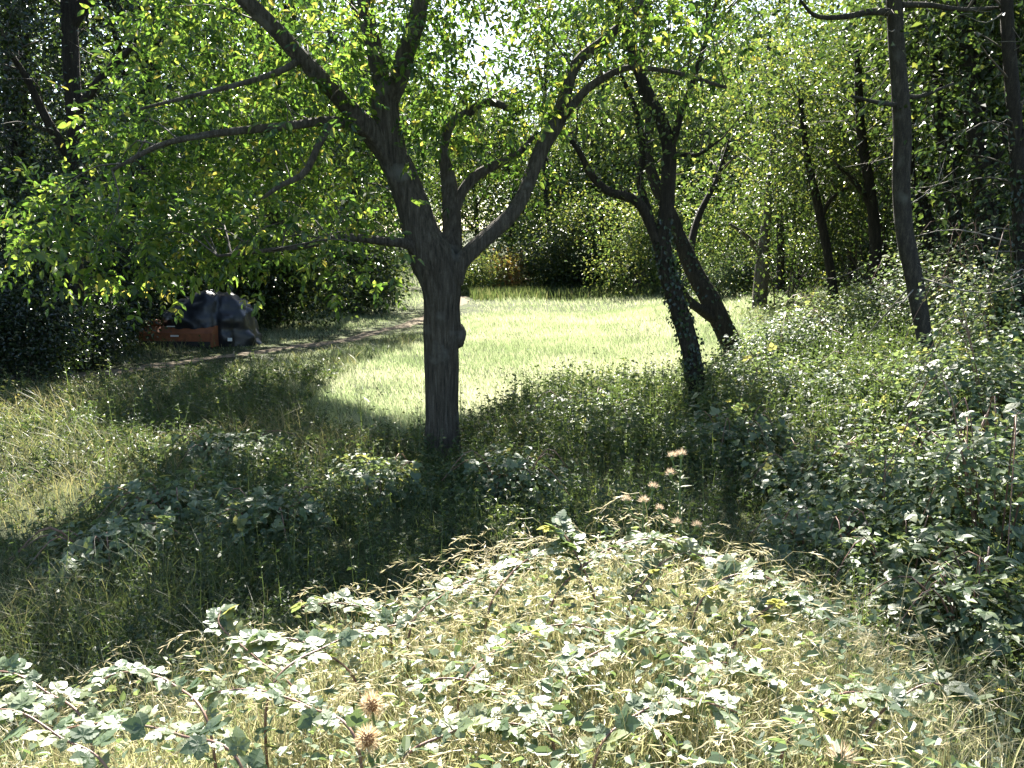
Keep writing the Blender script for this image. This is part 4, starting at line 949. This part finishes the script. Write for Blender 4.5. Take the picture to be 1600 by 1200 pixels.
# single stalks that stand out against the shade
def ground_at(x, d): return np.array([x, d, float(terrain(x, d))])
st = [((600, 1010), (610, 905), 'short arching dry stalk at the left end of the grassy crest'), ((650, 1010), (660, 885), 'dry stalk with upright head left on the crest'), ((700, 1000), (742, 868), 'dry stalk leaning right over the crest, left of the tall pair'),
      ((785, 1000), (792, 852), 'tall dry stalk at the crest with hooked tip, above the big trunk shadow'), ((760, 990), (735, 900), 'dry stalk bent left on the middle of the crest'), ((860, 990), (838, 838), 'fine dry stalk with pale curved tip at the middle of the crest'),
      ((905, 1000), (925, 850), 'dry stalk leaning right beside the pale bramble leaves'), ((960, 990), (985, 875), 'dry stalk left of the thistle'), ((1120, 1010), (1105, 868), 'dry stalk with hooked head just right of the thistle'),
      ((1150, 1010), (1140, 872), 'dry stalk curving right, second one right of the thistle'), ((1190, 1080), (1262, 862), 'long arching oat-like stalk with hanging head in the dark right half'), ((1255, 1060), (1205, 875), 'dry stalk bowing left toward the long arching one'),
      ((1265, 1090), (1258, 905), 'thin upright stalk below the long arching one'), ((1330, 1080), (1275, 898), 'dry stalk with short bent head right of the long arching one'), ((1398, 1110), (1437, 868), 'tallest reddish stalk with upright feathery head on the right'),
      ((1400, 1130), (1500, 915), 'long stalk bending right beside the tallest reddish one'), ((1385, 1100), (1388, 1000), 'stalk with white fluffy head before the dark hollow'), ((1290, 1110), (1262, 970), 'bent grass stalk in the lower right'),
      ((1180, 1060), (1085, 905), 'dry stalk arching left over the brambles'), ((1480, 1190), (1590, 1080), 'stalk crossing the lower right corner'), ((330, 1080), (300, 985), 'thin bent dry stalk at the left end of the bramble'), ((100, 1130), (75, 1075), 'dry stalk with brown head at lower left'),
      ((520, 1010), (540, 915), 'thin dry stalk left of the grassy crest'), ((1020, 1000), (985, 770), 'tall pale stalk arching beside the thistle')]
for (bx, by), (tx, ty), lb in st:
    dep = 2.75 if bx < 1150 else 2.55
    if by > 1150: dep = 2.1
    tp = P(tx, ty, dep); bt = P(bx, by, dep); b0 = ground_at(bt[0], dep + .02)
    root = empty('grass_stalk', b0, lb, 'grass stalk', 'dry grass stalks standing out on the bank')
    bg_, hb = Bag(), Bag()
    off = tp[:2] - b0[:2]; reach = max(.04, float(np.linalg.norm(off)))
    stalk_geo(bg_, b0, off / reach, max(.15, tp[2] - b0[2]), reach, .13, .0016, .7, hb=hb)
    link('stem', bg_.mesh('stem', b0), M['straw'], root); link('seed_head', hb.mesh('seed_head', b0), M['straw'], root)

# ------------------------------------------------------------------ foreground bank: brambles with single leaves
def bramble_cane(label, ctrl, L, nleaf, group='bramble shoots over the sunlit bank'):
    ctrl = np.array(ctrl); b0 = ctrl[0]
    root = empty('bramble_shoot', b0, label, 'bramble', group)
    c = catmull(ctrl, 40); v, f = tube(c, np.linspace(.0048, .0022, 40), 6); bag = Bag(); bag.add(v, f, .5)
    # thorns
    for q in range(26):
        k = int(rng.integers(1, 39)); o = rand_unit(1)[0]; a = c[k] + o * .004
        bag.add(np.array([a + [0.002, 0, 0], a - [0.002, 0, 0], a + o * .009]), np.array([[0, 1, 2]]), .5)
    link('cane', bag.mesh('cane', b0, True), M['cane'], root)
    Tn = unit(np.gradient(c, axis=0))
    for q in range(nleaf):
        k = min(39, int(4 + 35 * (q + rng.random() * .6) / nleaf)); sgn = 1 if q % 2 else -1
        s = np.cross(Tn[k], [0, 0, 1]); s = s / max(np.linalg.norm(s), 1e-6)
        d = s * sgn * rng.uniform(.5, 1.1) + Tn[k] * rng.uniform(.2, .7) + np.array([0, 0, rng.uniform(-.05, .45)]) + rng.normal(size=3) * .15
        nr = np.array([0, 0, 1.0]) + np.array([rng.normal() * .4, rng.normal() * .35 - .15, 0]) 
        place_leaf(root, leaf_mesh('bramble', int(rng.integers(0, 10))), M['bramble'], c[k], d, nr, L * rng.uniform(.55, 1.4), b0)
def shoot(label, pts, L=.095, nleaf=26):
    ctrl = [P(a, b, d) for a, b, d in pts]
    ctrl = [c_ + np.array([0, 0, .085 * math.exp(-((c_[0] - .45) / .7) ** 2)]) for c_ in ctrl]
    g0 = ground_at(ctrl[0][0], ctrl[0][1]); ctrl = [g0] + ctrl
    bramble_cane(label, ctrl, L, nleaf)
for lb, pts in [
    ('pale bramble shoot rising at the left end of the bank, tip against the shade', [(470, 1100, 2.5), (400, 1030, 2.55), (345, 980, 2.6), (345, 955, 2.65)]),
    ('bramble shoot with large toothed pale leaves left of the dry grass', [(560, 1080, 2.5), (480, 1010, 2.5), (420, 1000, 2.5), (380, 1010, 2.45)]),
    ('bramble shoot stretching right from the left leaf clump to the grass', [(420, 1090, 2.3), (520, 1010, 2.5), (620, 985, 2.7), (720, 975, 2.8)]),
    ('thin bramble tip reaching up left of the crest', [(610, 1000, 2.8), (580, 960, 2.85), (520, 945, 2.9), (470, 950, 2.95)]),
    ('bramble shoot along the crest under the tall stalk pair', [(640, 1000, 2.7), (700, 940, 2.8), (770, 920, 2.85), (840, 915, 2.85)]),
    ('bramble shoot with a bright leaf bunch at the middle of the crest', [(760, 990, 2.7), (800, 920, 2.8), (850, 890, 2.85), (900, 885, 2.85)]),
    ('leafy shoot raised above the crest, right of its middle', [(930, 980, 2.8), (900, 900, 2.85), (880, 865, 2.9), (865, 850, 2.95)]),
    ('bramble shoot running right toward the thistle', [(860, 980, 2.75), (930, 905, 2.85), (1000, 880, 2.85), (1060, 885, 2.8)]),
    ('bramble shoot beneath the thistle heads', [(980, 1000, 2.7), (1020, 930, 2.75), (1070, 900, 2.8), (1130, 915, 2.8)]),
    ('bramble shoot hanging right of the thistle against the dark', [(1080, 1010, 2.6), (1130, 940, 2.65), (1190, 930, 2.65), (1250, 960, 2.6)]),
    ('bramble spray lower right of the thistle', [(1140, 1060, 2.5), (1200, 980, 2.55), (1260, 975, 2.55), (1310, 1000, 2.5)]),
    ('bramble shoot in the middle of the dry grass', [(720, 1100, 2.3), (800, 1030, 2.4), (880, 1010, 2.45), (950, 1030, 2.4)]),
    ('bramble shoot with white-glaring leaves right of centre on the bank', [(880, 1110, 2.2), (950, 1050, 2.35), (1010, 1030, 2.4), (1080, 1050, 2.35)]),
    ('bramble shoot in the lower middle, crossing the grass to the left', [(860, 1180, 2.0), (780, 1110, 2.15), (700, 1080, 2.2), (630, 1090, 2.2)]),
    ('bramble shoot sprawling below the pale leaf clump, left of the two seed heads', [(560, 1180, 1.95), (480, 1110, 2.1), (390, 1080, 2.2), (300, 1090, 2.2)]),
    ('bramble shoot at lower left with leaves along the bottom', [(380, 1210, 1.9), (280, 1150, 2.0), (180, 1130, 2.05), (90, 1140, 2.05)]),
    ('bramble shoot arching in the left clump, below the shade line', [(330, 1150, 2.1), (270, 1070, 2.25), (200, 1050, 2.3), (140, 1070, 2.3)]),
    ('bramble shoot in the bottom left corner', [(180, 1230, 1.9), (90, 1150, 1.95), (20, 1110, 2.0), (-50, 1120, 2.0)]),
    ('bramble shoot low on the left edge below the shade', [(140, 1150, 2.2), (70, 1080, 2.3), (10, 1050, 2.35), (-50, 1060, 2.35)]),
    ('bramble shoot along the bottom edge right of the two seed heads', [(620, 1230, 1.9), (700, 1170, 1.95), (780, 1160, 2.0), (860, 1180, 1.95)]),
    ('bramble shoot along the bottom edge right of centre', [(930, 1230, 1.9), (1000, 1160, 2.0), (1070, 1140, 2.05), (1150, 1160, 2.0)]),
    ('bramble shoot with broad leaves at lower right of the bank', [(1040, 1160, 2.1), (1090, 1090, 2.2), (1150, 1080, 2.25), (1210, 1110, 2.2)]),
    ('bramble sprig low in the right corner grass', [(1220, 1220, 2.0), (1290, 1130, 2.1), (1350, 1110, 2.15), (1410, 1130, 2.1)]),
    ('bramble sprig at the right before the dark hollow', [(1350, 1180, 2.1), (1420, 1100, 2.2), (1470, 1085, 2.2), (1520, 1110, 2.2)])]:
    shoot(lb, pts, .060 * rng.uniform(.85, 1.15), 32)
# fill of small bramble leaves between the shoots
x, d = bank_xy(24000, 1.3, 3.6); n = min(len(x), 6500); x, d = x[:n], d[:n]
p = np.c_[x, d, terrain(x, d) + rng.uniform(.10, .46, n)]
bag = Bag(); bag.add(*leaf_geo(p, np.c_[rng.normal(size=(n, 2)), rng.normal(.1, .3, n)], unit(np.c_[rng.normal(size=(n, 2)) * .45, np.ones(n)]), rng.uniform(.018, .05, n), rng.uniform(.013, .034, n), np.clip(rng.normal(.45, .2, n), 0, 1), 'hex'))
tag(link('bank_herbs', bag.mesh('bank_herbs'), M['bramble']), 'small leaves of low plants among the dry grass of the bank', 'weeds', None, 'stuff')

# ------------------------------------------------------------------ thistles
M['fluff'] = leaf_mat('thistle_fluff', [(0, (.30, .21, .13)), (1, (.58, .48, .37))], [(0, (.36, .25, .15)), (1, (.62, .52, .40))], .5, .6, .2)
M['spine'] = leaf_mat('seed_head_spine', [(0, (.34, .22, .11)), (1, (.66, .54, .36))], [(0, (.5, .34, .16)), (1, (.82, .70, .50))], .5, .5, .3)
M['core'] = plain_mat('seed_head_core', (.10, .045, .018), (.24, .115, .04), 60, .7)
def head(root, base, c, r, style, aspect=1.25):
    """seed head: bristly core with spines or a tuft of down"""
    th = np.linspace(0, math.pi, 9); ph = np.linspace(0, 2 * math.pi, 12, endpoint=False); A_, B_ = np.meshgrid(th, ph, indexing='ij')
    kx = r * (.62 if style == 'spiny' else .5)
    v = np.stack([np.sin(A_) * np.cos(B_) * kx, np.sin(A_) * np.sin(B_) * kx, np.cos(A_) * kx * aspect], -1).reshape(-1, 3)
    i, j = np.meshgrid(np.arange(8), np.arange(12), indexing='ij'); j2 = (j + 1) % 12
    f = np.stack([i * 12 + j, (i + 1) * 12 + j, (i + 1) * 12 + j2, i * 12 + j2], -1).reshape(-1, 4)
    hd = link('seed_head', tri_mesh('seed_head', v, f, None, True), M['core'] if style == 'spiny' else M['stem'], root, [float(q) for q in (c - base)])
    n = 420 if style == 'spiny' else 260
    o = rand_unit(n)
    if style != 'spiny': o = o[o[:, 2] > -.1]; o[:, 2] += .35; o = unit(o)
    n = len(o); p0 = o * np.array([kx, kx, kx * aspect]) * .95
    L = r * rng.uniform(.5, 1.0, n) if style == 'spiny' else r * rng.uniform(.7, 1.35, n)
    w = r * (.035 if style == 'spiny' else .03)
    bag = Bag(); bag.add(*leaf_geo(p0, unit(o + rng.normal(size=(n, 3)) * .14 + np.array([0, 0, .15])), rand_unit(n), L, np.full(n, w * 2), rng.random(n), 'quad', 0, 0))
    link('spines' if style == 'spiny' else 'down', bag.mesh('spines'), M['spine'] if style == 'spiny' else M['fluff'], hd)
def thistle(label, stem, branches, r, style='fluffy', leaves=18, group='thistles and seed heads on the bank'):
    pts = [P(*q) for q in stem]; g0 = ground_at(pts[0][0], pts[0][1]); pts = [g0] + pts
    root = empty('thistle', g0, label, 'thistle', group)
    c = catmull(pts, 40); b = Bag(); v, f = tube(c, np.linspace(.005, .003, 40), 6); b.add(v, f, .5)
    link('stem', b.mesh('stem', g0, True), M['stem'], root)
    head(root, g0, c[-1] + np.array([0, 0, r * .5]), r, style)
    for (hx, hy, hd_), k in branches:
        e = P(hx, hy, hd_); a = c[k]
        b = Bag(); v, f = tube(catmull([a, (a + e) / 2 + np.array([0, 0, -.02]), e], 8), np.linspace(.0035, .0025, 8), 5); b.add(v, f, .5)
        link('side_stem', b.mesh('side_stem', g0, True), M['stem'], root)
        head(root, g0, e + np.array([0, 0, r * .4]), r * rng.uniform(.8, 1.05), style)
    for q in range(leaves):
        k = int(rng.integers(8, 38)); a = rng.uniform(0, 2 * math.pi)
        place_leaf(root, leaf_mesh('lance', q % 6), M['grass'], c[k], np.array([math.cos(a), math.sin(a), rng.uniform(.1, .8)]), np.array([0, 0, 1.]) + rng.normal(size=3) * .3, rng.uniform(.02, .05), g0)
thistle('tall branched thistle with fluffy brownish heads right of centre', [(1078, 960, 3.0), (1066, 860, 3.0), (1062, 780, 3.0), (1064, 716, 3.0)],
        [((1050, 718, 3.0), 36), ((1048, 745, 2.98), 32), ((1058, 822, 2.95), 24), ((1088, 826, 2.95), 23), ((1057, 852, 2.95), 21), ((1030, 800, 3.02), 24)], .018, leaves=60)
thistle('shorter thistle with a grey downy head, left of the tall one', [(1000, 940, 3.05), (1003, 850, 3.05), (1006, 790, 3.05)], [((1020, 766, 3.05), 36), ((978, 786, 3.05), 34)], .019, leaves=36)
thistle('upper spiny brown seed head of the pair at the bottom', [(590, 1190, 1.9), (586, 1140, 1.9), (581, 1108, 1.9)], [], .024, 'spiny', 2)
thistle('lower spiny brown seed head of the pair at the bottom', [(584, 1215, 1.8), (578, 1190, 1.8), (575, 1162, 1.8)], [], .0245, 'spiny', 2)
thistle('white fluffy head cut by the bottom edge at right', [(1312, 1250, 1.75), (1312, 1220, 1.75), (1312, 1200, 1.75)], [], .030, 'fluffy', 0)
# tall leafy herb on the right with lance-shaped leaves
hp = [P(1475, 1180, 2.3), P(1468, 1060, 2.3), P(1440, 980, 2.3), P(1418, 930, 2.3)]; g0 = ground_at(hp[0][0], 2.3); hp = [g0] + hp
hr = empty('leafy_herb', g0, 'tall thin herb with narrow green leaves at lower right', 'plant')
c = catmull(hp, 40); b = Bag(); b.add(*tube(c, np.linspace(.004, .0015, 40), 5), .5); link('stem', b.mesh('stem', g0, True), M['stem'], hr)
for q in range(24):
    k = int(6 + 33 * q / 24); a = rng.uniform(0, 6.28)
    place_leaf(hr, leaf_mesh('lance', q % 6), M['weed'], c[k], np.array([math.cos(a), math.sin(a), .8]), np.array([0, -.4, 1.]), rng.uniform(.04, .09) * (1.2 - k / 50), g0)
# small yellow flowers among the weeds
M['yellow'] = plain_mat('yellow_petal', (.65, .45, .02), (.8, .6, .05), 20, .6)
fm = Bag()
for q in range(12):
    a = q * math.pi / 6; fm.add(np.array([[0, 0, 0], [math.cos(a - .2) * .8, math.sin(a - .2) * .8, .15], [math.cos(a), math.sin(a), .2], [math.cos(a + .2) * .8, math.sin(a + .2) * .8, .15]]) * .02, np.array([[0, 1, 2, 3]]), .5)
fme = fm.mesh('flower')
for px, py in [(68, 640), (416, 608), (483, 615), (412, 725), (446, 722), (388, 634), (520, 746), (505, 792), (540, 790), (1560, 1090), (1010, 1140)]:
    g0 = G(px, py + 20)
    r_ = empty('yellow_flower', g0, 'tiny yellow flower on a thin stem among the weeds', 'flower', 'yellow flowers dotted among the weeds')
    tp = np.array([g0[0], g0[1], g0[2] + 20 * g0[1] / FPX + .05])
    b = Bag(); b.add(*tube(np.array([g0, (g0 + tp) / 2 + [.01, 0, 0], tp]), [.002, .002, .002], 4), .5); link('stem', b.mesh('stem', g0), M['stem'], r_)
    link('flower', fme, M['yellow'], r_, [float(q) for q in (tp - g0)])
